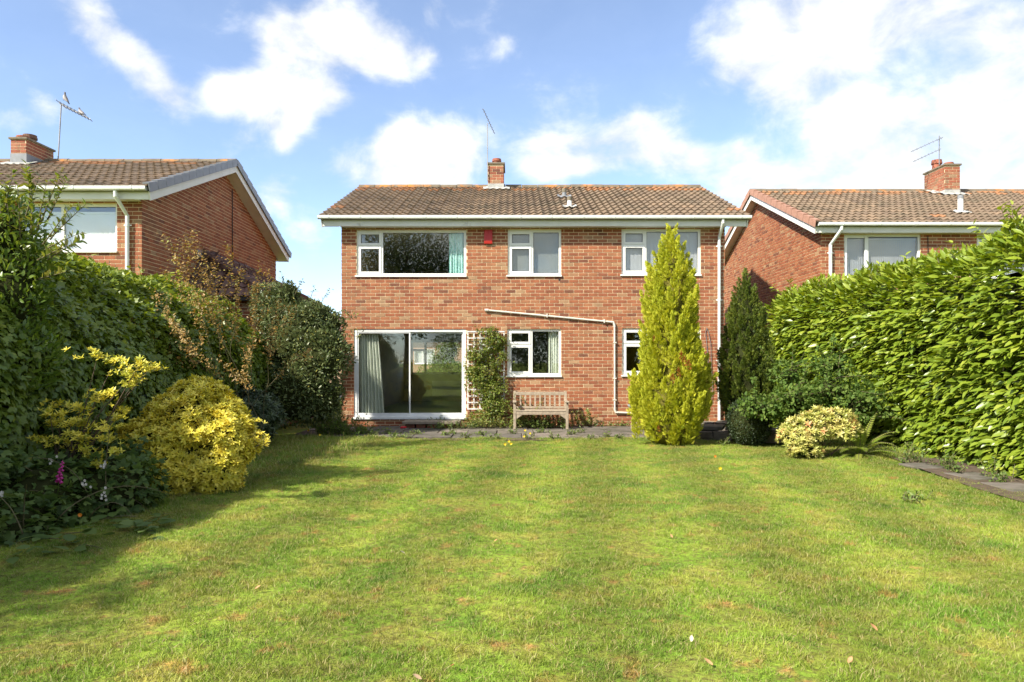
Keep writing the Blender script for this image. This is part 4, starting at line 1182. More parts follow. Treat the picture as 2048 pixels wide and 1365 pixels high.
def hedge_points(path, y0, y1, dens, lump=.14, lscale=1.6, depth=.18, seed=0, taper=None):
    """path: (x,z) polyline of the cross-section from the foot of the near face over the top"""
    path = np.array(path, float); seg = np.linalg.norm(np.diff(path, axis=0), axis=1); cum = np.concatenate([[0], np.cumsum(seg)])
    n = int(cum[-1] * (y1 - y0) * dens); s = rng.random(n) * cum[-1]; y = y0 + rng.random(n) * (y1 - y0)
    x = np.interp(s, cum, path[:, 0]); z = np.interp(s, cum, path[:, 1])
    i = np.clip(np.searchsorted(cum, s) - 1, 0, len(seg) - 1); t = np.diff(path, axis=0)[i] / seg[i][:, None]
    tn = np.stack([np.gradient(np.interp(np.linspace(0, cum[-1], 200), cum, path[:, k])) for k in (0, 1)], -1)
    ker = np.ones(25) / 25; tn = np.stack([np.convolve(np.pad(tn[:, k], 12, 'edge'), ker, 'valid') for k in (0, 1)], -1)
    j = np.clip((s / cum[-1] * 199).astype(int), 0, 199); t = unit(tn[j])
    side = HEDGE_SIDE[0]
    nx, nz = (t[:, 1] * side, -t[:, 0] * side)
    N_ = np.stack([nx, np.zeros(n), nz], -1)
    P = np.stack([x, y, z], -1)
    l = lump * 2 * (vnoise(P, lscale, seed) - .5) + lump * (vnoise(P, lscale * 2.7, seed + 1) - .5)
    dd = rng.random(n) ** 1.6
    P = P + N_ * (l - depth * dd)[:, None]
    return P, N_, 1 - dd
HEDGE_SIDE = [1]

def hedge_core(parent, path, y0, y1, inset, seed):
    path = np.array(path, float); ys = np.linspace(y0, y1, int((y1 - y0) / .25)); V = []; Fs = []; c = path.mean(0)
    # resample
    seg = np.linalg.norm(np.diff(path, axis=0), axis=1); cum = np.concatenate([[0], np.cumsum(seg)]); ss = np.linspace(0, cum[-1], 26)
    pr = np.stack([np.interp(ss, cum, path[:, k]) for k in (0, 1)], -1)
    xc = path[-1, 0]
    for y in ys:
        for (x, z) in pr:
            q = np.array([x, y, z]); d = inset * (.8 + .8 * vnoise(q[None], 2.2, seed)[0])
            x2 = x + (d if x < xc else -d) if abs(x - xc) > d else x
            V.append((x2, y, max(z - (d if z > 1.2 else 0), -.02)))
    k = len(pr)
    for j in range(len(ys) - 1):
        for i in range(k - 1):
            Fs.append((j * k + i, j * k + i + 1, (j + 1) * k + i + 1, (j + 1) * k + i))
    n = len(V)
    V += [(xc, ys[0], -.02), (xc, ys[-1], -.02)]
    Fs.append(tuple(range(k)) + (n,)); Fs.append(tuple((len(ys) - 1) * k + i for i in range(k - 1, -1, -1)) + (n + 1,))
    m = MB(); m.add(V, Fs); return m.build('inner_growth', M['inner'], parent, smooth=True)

def arch(p0, d, L, droop, n=14, wob=.05, seed=0):
    r = random.Random(seed); p = Vector(p0); d = Vector(d).normalized(); out = [p.copy()]
    for i in range(n):
        d = (d + Vector((r.uniform(-wob, wob), r.uniform(-wob, wob), -droop / n + r.uniform(-wob, wob)))).normalized()
        p = p + d * L / n; out.append(p.copy())
    return out

def branch_leaves(paths, per_m, spread=.5, start=.15, up=.4):
    """leaves set alternately along branches -> P, A, N"""
    P = []; A = []; Nn = []
    for pts in paths:
        L = sum((pts[i + 1] - pts[i]).length for i in range(len(pts) - 1)); n = max(3, int(L * per_m))
        for i in range(n):
            t = start + (1 - start) * (i + rng.random()) / n; f = t * (len(pts) - 1); k = min(int(f), len(pts) - 2); q = pts[k].lerp(pts[k + 1], f - k); d = (pts[k + 1] - pts[k]).normalized()
            s = rng.normal(size=3); s = s - np.array(d) * s.dot(np.array(d)); s /= np.linalg.norm(s)
            P.append(q); A.append(np.array(d) * (1 - spread) + s * spread); Nn.append(np.array((0, 0, 1.)) * up + np.array(d) * .5 + rng.normal(size=3) * .35)
    return np.array(P), np.array(A), np.array(Nn)

def stems(parent, paths, r0, mat, name='stem', n=4):
    for pts in paths:
        m = MB(); k = len(pts); m.tube(pts, [r0 * (1 - .8 * i / (k - 1)) for i in range(k)], n); m.build(name, mat, parent, smooth=True)

UPV = np.array([0, 0, 1.])
def shrub_leaves(P, O, out=.6, up=.3, j=.5, nj=.5, nup=.6):
    n = len(P)
    A = O * out + UPV * up + rng.normal(size=(n, 3)) * j
    Nn = O * .7 + UPV * nup + rng.normal(size=(n, 3)) * nj
    return A, Nn

# ================================================================== hedges
# ivy hedge along the left boundary
ivy = thing('ivy_hedge', (-5.0, 9, 0), 'tall dark ivy-covered hedge with its sunlit top tinted lighter along the left boundary', 'hedge')
HEDGE_SIDE[0] = 1
pth = [(-4.62, 0), (-4.6, .9), (-4.66, 1.5), (-4.82, 1.9), (-5.1, 2.27), (-5.5, 2.62), (-5.95, 2.85), (-6.6, 2.96)]
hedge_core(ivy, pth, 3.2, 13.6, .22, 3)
P, O, E = hedge_points(pth, 3.0, 13.8, 1480, lump=.13, depth=.22, seed=2)
n = len(P)
A = np.stack([O[:, 0] * .45, rng.normal(size=n) * .45, -.75 + O[:, 2] * .9 + rng.normal(size=n) * .35], -1)
Nn = O * 1.0 + UPV * .55 + rng.normal(size=(n, 3)) * .38
T = .3 + .25 * rng.random(n) + .45 * np.clip(O[:, 2], 0, 1) * rng.random(n) + (rng.random(n) < .06) * .3  # upward-facing leaves tinted lighter: the sunlit top is put into the colour
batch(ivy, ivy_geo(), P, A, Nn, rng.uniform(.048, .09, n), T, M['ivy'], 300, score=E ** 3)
ups = [arch((rng.uniform(-6.2, -5.5), rng.uniform(5, 12.5), 2.62), (rng.normal() * .3, rng.normal() * .3, 1), rng.uniform(.15, .4), .4, 6, .15, i) for i in range(45)]
stems(ivy, ups[:20], .006, M['stem'])
P, A, Nn = branch_leaves(ups, 30, .7); n = len(P)
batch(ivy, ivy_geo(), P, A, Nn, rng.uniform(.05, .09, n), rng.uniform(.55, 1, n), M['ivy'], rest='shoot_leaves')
m = MB(); m.tube([at(205, 645, 10.0), at(222, 650, 9.9), at(226, 668, 9.85), at(232, 678, 9.9)], .012, 5); m.build('bare_stem', M['bark'], ivy)

# laurel hedge on the right
lau = thing('laurel_hedge', (7.0, 11.5, 0), 'tall glossy large-leaved laurel hedge filling the right side', 'hedge')
HEDGE_SIDE[0] = -1
pth = [(6.42, 0), (6.38, 1.2), (6.42, 2.3), (6.55, 2.85), (6.8, 3.08), (7.3, 3.15), (7.9, 3.1)]
def bend(y): return -.55 * np.clip((y - 11.5) / 4.0, 0, 1) ** 1.3      # the hedge swings in towards the conifer
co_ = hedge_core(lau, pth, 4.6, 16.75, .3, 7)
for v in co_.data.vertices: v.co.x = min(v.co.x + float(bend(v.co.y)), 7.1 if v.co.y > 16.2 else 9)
P, O, E = hedge_points(pth, 4.4, 16.95, 600, lump=.17, lscale=1.3, depth=.34, seed=9)
bump_ = np.exp(-((P[:, 1] - 9.4) / .9) ** 2) * np.clip((P[:, 2] - 2.2), 0, 1) * .28 - np.clip(P[:, 1] - 12, 0, 5) * .02 * (P[:, 2] > 2)
P[:, 2] += bump_
P[:, 0] += bend(P[:, 1])
kp = ~((P[:, 0] > 7.05) & (P[:, 1] > 16.3)); P, O, E = P[kp], O[kp], E[kp]
n = len(P)
A = O * .95 + np.stack([np.zeros(n), -.15 + rng.normal(size=n) * .55, -.22 + .35 * np.clip(O[:, 2], 0, 1) + rng.normal(size=n) * .3], -1)
Nn = UPV * .8 + O * .45 + rng.normal(size=(n, 3)) * .38 + np.array([0, -.15, 0])
T = .25 + .45 * rng.random(n) + .25 * np.clip(O[:, 2], 0, 1) * rng.random(n)  # paler tint on upward-facing leaves paints in a sunlit top row
T = np.where(rng.random(n) < .1, .9, T)
batch(lau, leaf_geo(1., .37, fold=.25, curl=.16), P, A, Nn, np.where(rng.random(n) < .3, rng.uniform(.07, .11, n), rng.uniform(.12, .205, n)), T, M['laurel'], 300, score=E ** 3)
ups = [arch((rng.uniform(6.5, 7.4) + float(bend(yy)), yy, 2.95 + .28 * math.exp(-((yy - 9.4) / .9) ** 2)), (rng.normal() * .25 - .15, rng.normal() * .25, 1), rng.uniform(.15, .36), .2, 6, .1, 100 + i) for i, yy in enumerate(rng.uniform(7.5, 16, 90))]
stems(lau, ups[:40], .008, M['stem'])
P, A, Nn = branch_leaves(ups, 34, .62, 0); n = len(P)
batch(lau, leaf_geo(1., .36, fold=.25, curl=.2), P, A, Nn, rng.uniform(.09, .15, n), rng.uniform(.6, 1, n), M['laurel'], rest='shoot_leaves')

# ================================================================== conifers
def plume_meshes(geo, K, nspray, L, R, mat, smin, smax, seed, tints=(.2, .95)):
    out = []
    for k in range(K):
        g = np.random.default_rng(seed + k); parts = []; Ts = []
        for i in range(nspray):
            t = g.random() ** .8; a = g.random() * 2 * math.pi; rad = R * (1 - t) ** .8 * (.25 + .75 * g.random()) * (1 if t > .12 else t / .12 * .6 + .4)
            o = np.array([math.cos(a), math.sin(a), 0]); p = o * rad + np.array([0, 0, t * L])
            ax = o * (.55 * (1 - t) + .12) + np.array([0, 0, .9]) + g.normal(size=3) * .16; nr = o + g.normal(size=3) * .5
            s = g.uniform(smin, smax) * (1.1 - .35 * t)
            parts.append(place_geo(geo[i % len(geo)], p, ax, nr, s))
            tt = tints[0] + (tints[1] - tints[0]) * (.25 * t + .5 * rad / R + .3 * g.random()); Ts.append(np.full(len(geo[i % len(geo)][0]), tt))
        V, Fs = join_geo(parts)
        me = np_mesh('branch_spray', V, Fs, np.concatenate(Ts), mat); out.append(me)
    return out

def conifer(root, cx, cy, prof, plumes, n, lean, seed, size=(.8, 1.3), rough=.1):
    """prof: (z, radius); plumes stand on the outline, tips pointing up and out"""
    g = np.random.default_rng(seed); zs = np.array([p[0] for p in prof]); rs = np.array([p[1] for p in prof])
    fz = np.linspace(zs[0], zs[-1], 200); w = np.interp(fz, zs, rs) + .06; cdf = np.cumsum(w) / w.sum()
    for i in range(n):
        z = np.interp((i + g.random()) / n, cdf, fz); a = (i * 2.39996 + g.normal() * .25); r = np.interp(z, zs, rs)
        r = r * (1 + rough * (2 * vnoise(np.array([[math.cos(a) * 1.5, math.sin(a) * 1.5, z * 1.3 + seed]]), 1.6, seed)[0] - 1)) - .09
        r = max(r, 0) * (1 if g.random() < .8 else .85)
        o = Vector((math.cos(a), math.sin(a), 0)); p = Vector((cx, cy, z - .12)) + o * r
        slope = np.interp(min(z + .2, zs[-1]), zs, rs) - np.interp(z, zs, rs)
        d = (o * (lean * g.uniform(.6, 1.4) + slope * .6) + Vector((0, 0, 1)) + Vector(g.normal(size=3) * .08)).normalized()
        s = g.uniform(*size) * (.7 + .3 * min(1, r / .4))
        q = d.to_track_quat('Z', 'Y').to_matrix().to_4x4() @ Matrix.Rotation(g.random() * 6.28, 4, 'Z')
        ob = bpy.data.objects.new('branch_spray', plumes[i % len(plumes)]); link(ob, root); ob.matrix_basis = Matrix.Translation(p) @ q @ Matrix.Scale(s, 4)

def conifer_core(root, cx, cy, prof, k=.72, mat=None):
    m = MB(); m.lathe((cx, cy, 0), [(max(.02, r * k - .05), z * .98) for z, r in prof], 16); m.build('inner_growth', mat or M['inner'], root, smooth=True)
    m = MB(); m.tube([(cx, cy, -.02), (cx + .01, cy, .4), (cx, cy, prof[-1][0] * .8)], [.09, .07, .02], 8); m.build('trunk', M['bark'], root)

gc = onground(1341, 889); cpx = F / gc.y
gold = thing('golden_conifer', gc, 'tall bright yellow-green feathery conifer on the lawn before the house', 'conifer')
prof = [(0.03, .32), (.18, .46), (.5, .60), (.95, .61), (1.25, .50), (1.65, .45), (2.1, .43), (2.55, .41), (2.95, .35), (3.3, .22), (3.55, .11), (3.85, .02)]
sg = [spray_geo(5, .26, seed=k) for k in range(4)]
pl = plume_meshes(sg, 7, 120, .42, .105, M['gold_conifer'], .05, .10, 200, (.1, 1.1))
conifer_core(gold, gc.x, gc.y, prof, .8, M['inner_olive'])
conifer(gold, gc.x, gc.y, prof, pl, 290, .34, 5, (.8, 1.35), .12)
# side bulge low on the left, and dead brown sprays
for (px, py, s) in ((1276, 790, 1.0), (1272, 815, 1.0), (1280, 850, 1.0), (1290, 770, .9), (1276, 860, .9)):
    p = at(px, py, gc.y - .1); ob = bpy.data.objects.new('branch_spray', pl[int(px) % 7]); link(ob, gold)
    ob.matrix_basis = Matrix.Translation(p - Vector((0, 0, .18))) @ Vector((-.3, -.2, 1)).to_track_quat('Z', 'Y').to_matrix().to_4x4() @ Matrix.Scale(s, 4)
bp = plume_meshes(sg, 2, 26, .22, .05, M['brown_spray'], .05, .09, 300)
for i, (px, py) in enumerate(((1368, 735), (1362, 722), (1377, 742), (1357, 755), (1345, 770), (1308, 684), (1317, 865), (1360, 760))):
    p = at(px, py, gc.y - .58); ob = bpy.data.objects.new('brown_spray', bp[i % 2]); link(ob, gold)
    ob.matrix_basis = Matrix.Translation(p) @ Vector((-.1, -.5, 1)).to_track_quat('Z', 'Y').to_matrix().to_4x4() @ Matrix.Scale(.8 if i < 5 else .5, 4)
yc = onground(1491, 884)
yew = thing('dark_conifer', yc, 'slimmer dark green columnar conifer behind and right of the golden one', 'conifer')
prof = [(.25, .28), (.6, .40), (1.0, .47), (1.4, .47), (1.8, .42), (2.2, .36), (2.6, .26), (2.95, .13), (3.15, .03)]
sy = [spray_geo(4, seed=20 + k, ang=.8) for k in range(3)]
ply = plume_meshes(sy, 6, 80, .26, .085, M['yew'], .04, .075, 400, (.1, 1.2))  # wide tint range puts sunlit pale clumps into the spray colour
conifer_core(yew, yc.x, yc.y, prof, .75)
conifer(yew, yc.x, yc.y, prof, ply, 300, .45, 9, (.8, 1.25), .1)
gl = thing('clipped_shrub', onground(1497, 890), 'very dark rounded clipped shrub at the foot of the dark conifer', 'shrub')
c = onground(1497, 890); blobs = [((c.x, c.y - .05, .42), (.39, .36, .43))]
lumpy(gl, blobs, k=.86, seed=4); P, O, E = blob_points(blobs, 3200, .06, 5, .1, 4, low=-.95); A, Nn = shrub_leaves(P, O, .7, .3, .6); n = len(P)
batch(gl, small_leaf(.5), P, A, Nn, rng.uniform(.022, .036, n), rng.random(n), M['globe'], 60, score=E ** 2)

# ================================================================== shrubs on the right
sh = thing('leafy_shrub', (4.9, 11.9, 0), 'loose mid-green small-leaved shrub in front of the laurel hedge', 'shrub')
Y0 = 11.9
bl = [((4.2, Y0 + .1, .72), (.36, .36, .22)), ((4.7, Y0, .85), (.42, .4, .28)), ((5.3, Y0 - .1, 1.0), (.5, .4, .3)), ((5.0, Y0 + .2, .55), (.6, .45, .4)), ((5.7, Y0 - .2, .75), (.4, .4, .35)), ((4.75, Y0 + .3, 1.25), (.32, .3, .2)), ((5.4, Y0 + .1, 1.4), (.35, .3, .2))]
lumpy(sh, bl, k=.5, seed=8)
P, O, E = blob_points(bl, 560, .35, 4, .55, 12, low=-.9, cull=.7); A, Nn = shrub_leaves(P, O, .6, .1, .6, .45, .9); n = len(P)
batch(sh, leaf_geo(1., .62, fold=.12, curl=.1), P, A, Nn, rng.uniform(.045, .08, n), .2 + .8 * rng.random(n), M['midgreen'], 200, score=E ** 2)
br = [arch(Vector(b[0]) + Vector(rng.normal(size=3) * .1), (rng.normal() * .7, rng.normal() * .4 - .3, rng.uniform(.2, .9)), rng.uniform(.45, .85), .5, 8, .08, 500 + i) for i, b in enumerate(bl * 6)]
stems(sh, br, .008, M['stem']); P, A, Nn = branch_leaves(br, 42, .7, .3); n = len(P)
batch(sh, leaf_geo(1., .6, fold=.12, curl=.1), P, A, Nn, rng.uniform(.04, .075, n), .3 + .7 * rng.random(n), M['midgreen'], rest='shoot_leaves')

pi_ = onground(1638, 915)
pie = thing('variegated_shrub', pi_, 'cream and yellow variegated low shrub with orange-tipped shoots beside the fern', 'shrub')
k = pi_.y / F
bl = [((at(1620, 865, pi_.y).x, pi_.y, .42), (.38, .32, .26)), ((at(1668, 848, pi_.y).x, pi_.y, .55), (.34, .28, .2)), ((at(1590, 878, pi_.y).x, pi_.y - .05, .32), (.26, .26, .2)), ((at(1680, 870, pi_.y).x, pi_.y - .1, .42), (.24, .24, .18)),
      ((at(1640, 835, pi_.y).x, pi_.y, .62), (.16, .16, .16)), ((at(1600, 905, pi_.y).x, pi_.y - .15, .12), (.25, .2, .14))]
lumpy(pie, bl, k=.6, seed=12)
P, O, E = blob_points(bl, 330, .15, 6, .25, 13, low=-.5, cull=.75); n = len(P)
A = O * .7 + UPV * .7 + rng.normal(size=(n, 3)) * .3; Nn = rnd_dir(n)
batch(pie, rosette(9, .28, .8), P, A, Nn, rng.uniform(.05, .085, n), np.where(rng.random(n) < .05, .98, .1 + .6 * rng.random(n)), M['pieris'], 200, part='leaf_cluster', score=E ** 2)
br = [arch((pi_.x + rng.normal() * .1, pi_.y, .0), (rng.normal() * .5, rng.normal() * .4, .8), .5, .3, 6, .1, 700 + i) for i in range(9)]; stems(pie, br, .012, M['bark'])

fe = onground(1712, 912)
fern = thing('fern', fe, 'green fern with arching fronds between the variegated shrub and the laurel hedge', 'fern')
def frond(root, p0, d, L, droop, seed):
    pts = arch(p0, d, L, droop, 16, .02, seed); parts = []; g = (np.array([(0, 0, 0), (-.13, .25, .0), (-.09, .7, -.03), (0, 1, -.08), (.09, .7, -.03), (.13, .25, 0)]), [np.array([(0, 5, 4, 3), (0, 3, 2, 1)])])
    m = MB(); m.tube(pts, [.006 * (1 - .7 * i / 16) for i in range(17)], 4); V = [np.array(m.v)]; 
    for i in range(1, 20):
        t = .1 + .88 * i / 20; f = t * 16; kk = min(int(f), 15); q = pts[kk].lerp(pts[kk + 1], f - kk); dd = np.array((pts[kk + 1] - pts[kk]).normalized())
        s = np.cross(dd, UPV); s /= max(np.linalg.norm(s), 1e-6); nr = np.cross(s, dd)
        l = L * .135 * math.sin(math.pi * min(1, t * .86 + .12)) ** .8
        for sg_ in (-1, 1): parts.append(place_geo(g, q, s * sg_ + dd * .35 - UPV * .1, nr, l))
    V, Fs = join_geo(parts); r = random.Random(seed)
    me = np_mesh('frond', V, Fs, np.full(len(V), r.uniform(.2, .9)), M['fern']); o = bpy.data.objects.new('frond', me); link(o, root)
    m.build('stalk', M['stem'], o)
for i, (dx, dy, dz, L) in enumerate(((-.5, -.4, .7, .5), (-.2, -.6, .8, .5), (.25, -.5, .9, .6), (.7, -.35, .6, .62), (.95, -.2, .45, .6), (.5, .1, .9, .6), (.15, .0, 1., .65), (-.6, .1, .8, .5), (.85, -.5, .3, .5), (.1, -.8, .5, .42), (-.8, -.3, .45, .45), (.5, -.6, .7, .55), (.35, -.2, 1., .6), (-.1, -.3, 1., .55), (.75, .1, .7, .6), (.6, -.7, .35, .45), (-.35, -.7, .5, .4))):
    frond(fern, fe + Vector((dx * .06, dy * .06 - .1, .02)), (dx, dy, dz), L * 1.15, 1.5, 40 + i)

# ================================================================== shrubs on the left
# golden shrub (dome)
ch0 = onground(372, 985)
cho = thing('golden_shrub', ch0, 'large rounded golden-yellow shrub at the left edge of the lawn', 'shrub')
Yg = ch0.y + .15
def gb(px, py, rpx, dy=0, sq=.9):
    p = at(px, py, Yg + dy); r = rpx / F * (Yg + dy); return (tuple(p), (r, r * .9, r * sq))
bl = [gb(390, 870, 92, .1, 1.0), gb(335, 905, 80, -.1, .85), gb(445, 880, 64, .0, 1.1), gb(395, 800, 58, .2, .8), gb(290, 945, 55, -.25, .8), gb(300, 880, 52, .0, .8), gb(345, 955, 62, -.2, .7), gb(430, 935, 60, -.1, .8), gb(350, 815, 45, .1, .7), gb(445, 825, 40, .1, .8), gb(275, 905, 40, -.2, .8)]
lumpy(cho, bl, k=.82, seed=22)
P, O, E = blob_points(bl, 1050, .2, 5, .28, 23, low=-.9, cull=.84); n = len(P)
A = O * .75 + UPV * .55 + rng.normal(size=(n, 3)) * .22; Nn = rnd_dir(n)
batch(cho, rosette(6, .4, .85), P, A, Nn, rng.uniform(.042, .068, n), .25 + .6 * rng.random(n) , M['choisya'], 300, part='leaf_cluster', score=E ** 2)
for i, (px, py) in enumerate(((515, 868), (525, 880), (518, 842), (530, 890), (505, 880))):
    P = np.array([at(px, py, Yg - .1)] * 4) + rng.normal(size=(4, 3)) * .03; batch(cho, rosette(6, .4, .85), P, np.tile([.3, -.2, 1.], (4, 1)), rnd_dir(4), rng.uniform(.045, .06, 4), rng.uniform(.4, .9, 4), M['choisya'], 4, part='leaf_cluster')
br = [arch((ch0.x + rng.normal() * .15, Yg + .1, 0), (rng.normal() * .5, rng.normal() * .3, .8), .9, .3, 7, .1, 800 + i) for i in range(10)]; stems(cho, br, .015, M['bark'])
br = [[Vector((-3.35, Yg, .15)), at(470, 900, Yg - .05), at(513, 866, Yg - .08)], [Vector((-3.35, Yg, .15)), at(480, 905, Yg - .05), at(528, 887, Yg - .08)]]; stems(cho, br, .012, M['bark'])

st0 = onground(175, 1000)
stg = thing('straggly_golden_shrub', (st0.x, 6.9, 0), 'straggly half-bare yellow shrub left of the rounded golden shrub', 'shrub')
Ys = 6.85
cl = [(195, 713, 26), (230, 722, 18), (275, 735, 28), (300, 737, 20), (262, 752, 18), (268, 768, 18), (195, 795, 28), (215, 790, 18), (160, 820, 22), (120, 812, 22), (140, 842, 28), (110, 850, 18), (172, 850, 20), (170, 880, 28), (150, 872, 18), (205, 858, 20), (212, 880, 16), (110, 885, 18), (150, 895, 22), (200, 930, 16), (245, 820, 14), (100, 830, 16), (235, 835, 18), (180, 910, 20), (225, 905, 14), (80, 880, 14)]
P = []; paths = []
for i, (px, py, r) in enumerate(cl):
    c = at(px, py, Ys + rng.uniform(-.15, .15)); rr = r / F * Ys
    for k in range(int(8 + rr * 110)): P.append(np.array(c) + rng.normal(size=3) * np.array([rr * .6, rr * .5, rr * .28]))
    b = Vector((st0.x + rng.normal() * .1, Ys + .1, .05)); mid = b.lerp(c, .5) + Vector((rng.normal() * .05, .05, .1)); paths.append([b, b.lerp(mid, .5), mid, mid.lerp(c, .6), Vector(c)])
P = np.array(P); n = len(P); A = np.tile(UPV, (n, 1)) + rng.normal(size=(n, 3)) * .35 + np.array([0, -.35, 0])
batch(stg, rosette(6, .36, .85), P, A, rnd_dir(n), rng.uniform(.035, .062, n), .1 + .6 * rng.random(n), M['choisya'], 300, part='leaf_cluster')
stems(stg, paths, .011, M['bark'])

# bronze arching shrub
bz = thing('bronze_shrub', (-4.3, 11.4, 0), 'bronze-leaved shrub with arching orange-brown branches over the ivy hedge', 'shrub')
paths = []
tips = [(325, 470, 9.9), (385, 462, 10.2), (345, 510, 9.8), (405, 500, 10.3), (372, 545, 10), (430, 520, 10.6), (490, 515, 10.9), (470, 560, 10.8), (520, 530, 11.2), (445, 575, 10.5), (330, 540, 9.7), (400, 560, 10.2), (540, 560, 11.2), (500, 590, 10.8),
        (465, 650, 9.8), (440, 680, 9.6), (500, 690, 9.9), (470, 615, 10.2), (560, 600, 11.0), (590, 615, 11.3), (632, 632, 11.6), (610, 660, 11.2), (550, 650, 10.8), (420, 625, 9.8), (405, 700, 9.4), (360, 690, 9.3), (570, 700, 10.6), (520, 740, 10.2), (460, 745, 9.8), (540, 770, 10.4), (590, 740, 10.8), (620, 700, 11.2), (500, 800, 10.0), (560, 810, 10.6),
        (310, 590, 9.4), (455, 490, 10.8), (360, 480, 10.0), (395, 535, 10.3), (515, 560, 11.0), (480, 535, 10.9), (250, 640, 9.2), (230, 655, 9.0), (330, 660, 9.2), (340, 640, 9.2), (430, 545, 10.4)]
rb_ = Vector((-4.25, 11.3, .3))
for i, (px, py, Y) in enumerate(tips):
    if (py > 600 and i % 3 != 1) or (py <= 600 and i % 2 == 0 and 360 < px < 500): continue
    t = at(px, py, Y); base = rb_ + Vector((rng.normal() * .25, rng.normal() * .25, 0)); h = max(t.z, 1.2)
    mid = base.lerp(t, .55) + Vector((0, 0, .35 + .12 * rng.random())); pts = []
    for k in range(15):
        s = k / 14; pts.append(base * (1 - s) ** 2 + mid * 2 * s * (1 - s) + t * s * s + Vector(rng.normal(size=3) * .012))
    paths.append(pts)
    for q in range(1):   # side twigs
        k0 = rng.integers(9, 13); d = (pts[k0 + 1] - pts[k0]).normalized() + Vector(rng.normal(size=3) * .5); paths.append(arch(pts[k0], d, rng.uniform(.2, .5), .3, 8, .08, 900 + i * 3 + q))
stems(bz, paths[::3], .006, M['stem'])
P, A, Nn = branch_leaves(paths, 60, .75, .5); P = P + rng.normal(size=P.shape) * .035; n = len(P)
batch(bz, small_leaf(.55), P, A, Nn, rng.uniform(.028, .055, n), np.clip(.15 + .6 * rng.random(n) + .2 * (P[:, 2] > 2.6), 0, 1), M['bronze'], 120)
# grey-green evergreen at the corner of the house
el = thing('grey_green_shrub', (-3.85, 13.9, 0), 'big grey-green evergreen shrub against the left corner of the house', 'shrub')
Ye = 13.8
def eb(px, py, rpx, dy=0, sq=1.): p = at(px, py, Ye + dy); r = rpx / F * (Ye + dy); return (tuple(p), (r, r, r * sq))
bl = [eb(600, 690, 75, .2), eb(640, 720, 60, -.1), eb(570, 640, 55, .3, .9), eb(625, 640, 48, .2, .8), eb(650, 690, 42, -.1), eb(600, 780, 80, 0), eb(640, 800, 48, -.1), eb(660, 650, 28, .2, .8), eb(575, 590, 26, .3), eb(550, 720, 60, .3), eb(540, 610, 40, .5)]
lumpy(el, bl, k=.78, seed=32)
P, O, E = blob_points(bl, 720, .2, 3.5, .3, 33, low=-.9, cull=.8); A, Nn = shrub_leaves(P, O, .7, .2, .5); n = len(P)
batch(el, leaf_geo(1., .38, fold=.2, curl=.1), P, A, Nn, rng.uniform(.05, .085, n), np.where(rng.random(n) < .03, 1., .1 + .6 * rng.random(n)), M['silver'], 200, score=E ** 2)
br = [arch(at(px, py, Ye + .1), d, L, .3, 8, .08, 1000 + i) for i, (px, py, d, L) in enumerate(((565, 575, (-.1, 0, 1), .3), (590, 590, (.35, 0, 1), .35), (640, 610, (.5, 0, .9), .35), (655, 635, (.8, -.2, .4), .45), (670, 670, (.9, -.3, .1), .5), (660, 700, (.8, -.4, .1), .4), (690, 640, (.6, 0, .4), .3), (620, 600, (.2, 0, 1), .3), (670, 665, (1, -.2, .35), .55), (675, 690, (.9, -.3, -.1), .4), (665, 640, (.7, 0, .6), .4)))]
stems(el, br, .008, M['stem']); P, A, Nn = branch_leaves(br, 60, .7, .1); P = P + rng.normal(size=P.shape) * .02; n = len(P)
batch(el, leaf_geo(1., .38, fold=.2, curl=.1), P, A, Nn, rng.uniform(.05, .08, n), .4 + .6 * rng.random(n), M['silver'], rest='shoot_leaves')
# small dark rhododendron
rh0 = onground(500, 905)
rh = thing('dark_evergreen_shrub', rh0, 'small dark leathery-leaved shrub right of the golden shrub', 'shrub')
Yr_ = rh0.y + .4; bl = [((at(495, 850, Yr_).x, Yr_, .42), (.42, .4, .42)), ((at(520, 830, Yr_).x, Yr_ + .2, .6), (.3, .3, .35)), ((at(470, 820, Yr_).x, Yr_ + .3, .65), (.35, .3, .4))]
lumpy(rh, bl, k=.7, seed=42); P, O, E = blob_points(bl, 260, .12, 4, .25, 43); n = len(P)
batch(rh, rosette(9, .24, .95), P, O + UPV * .5 + rng.normal(size=(n, 3)) * .3, rnd_dir(n), rng.uniform(.07, .11, n), rng.random(n), M['rhodo'], 150, part='leaf_cluster', score=E)
# brambles in the near left corner
bm = thing('bramble_patch', (-4.5, 6.4, 0), 'dark broad-leaved brambles with pale flowers in the near left corner', 'bramble')
bl = [((-4.4, 6.6, .2), (.6, .6, .38)), ((-5.0, 6.0, .4), (.7, .8, .6)), ((-4.0, 7.0, .2), (.5, .5, .4)), ((-4.8, 7.4, .5), (.6, .4, .5)), ((-4.35, 6.0, .1), (.5, .6, .3)), ((-4.15, 7.5, .3), (.35, .35, .35)), ((-5.2, 7.2, 1.0), (.6, .6, .6))]
lumpy(bm, bl, k=.72, seed=52)
P, O, E = blob_points(bl, 430, .2, 3, .35, 53, cull=.8); A, Nn = shrub_leaves(P, O, .65, -.1, .45, .35, 1.1); n = len(P)
tri = join_geo([place_geo(leaf_geo(1., .62, fold=.12, curl=.12), (0, 0, 0), d, (0, 0, 1), s) for d, s in (((0, 1, 0), 1.), ((-.9, .45, 0), .85), ((.9, .45, 0), .85))])
batch(bm, tri, P, A, Nn, rng.uniform(.045, .085, n), rng.random(n), M['bramble'], 300, score=E ** 2)
can = [arch((-4.3 + rng.normal() * .4, 6.6 + rng.normal() * .5, .1), (rng.normal() * .6 + .2, -.2 + rng.normal() * .4, 1), rng.uniform(.5, 1.1), 1.6, 10, .06, 1100 + i) for i in range(16)]
stems(bm, can, .006, M['stem'])
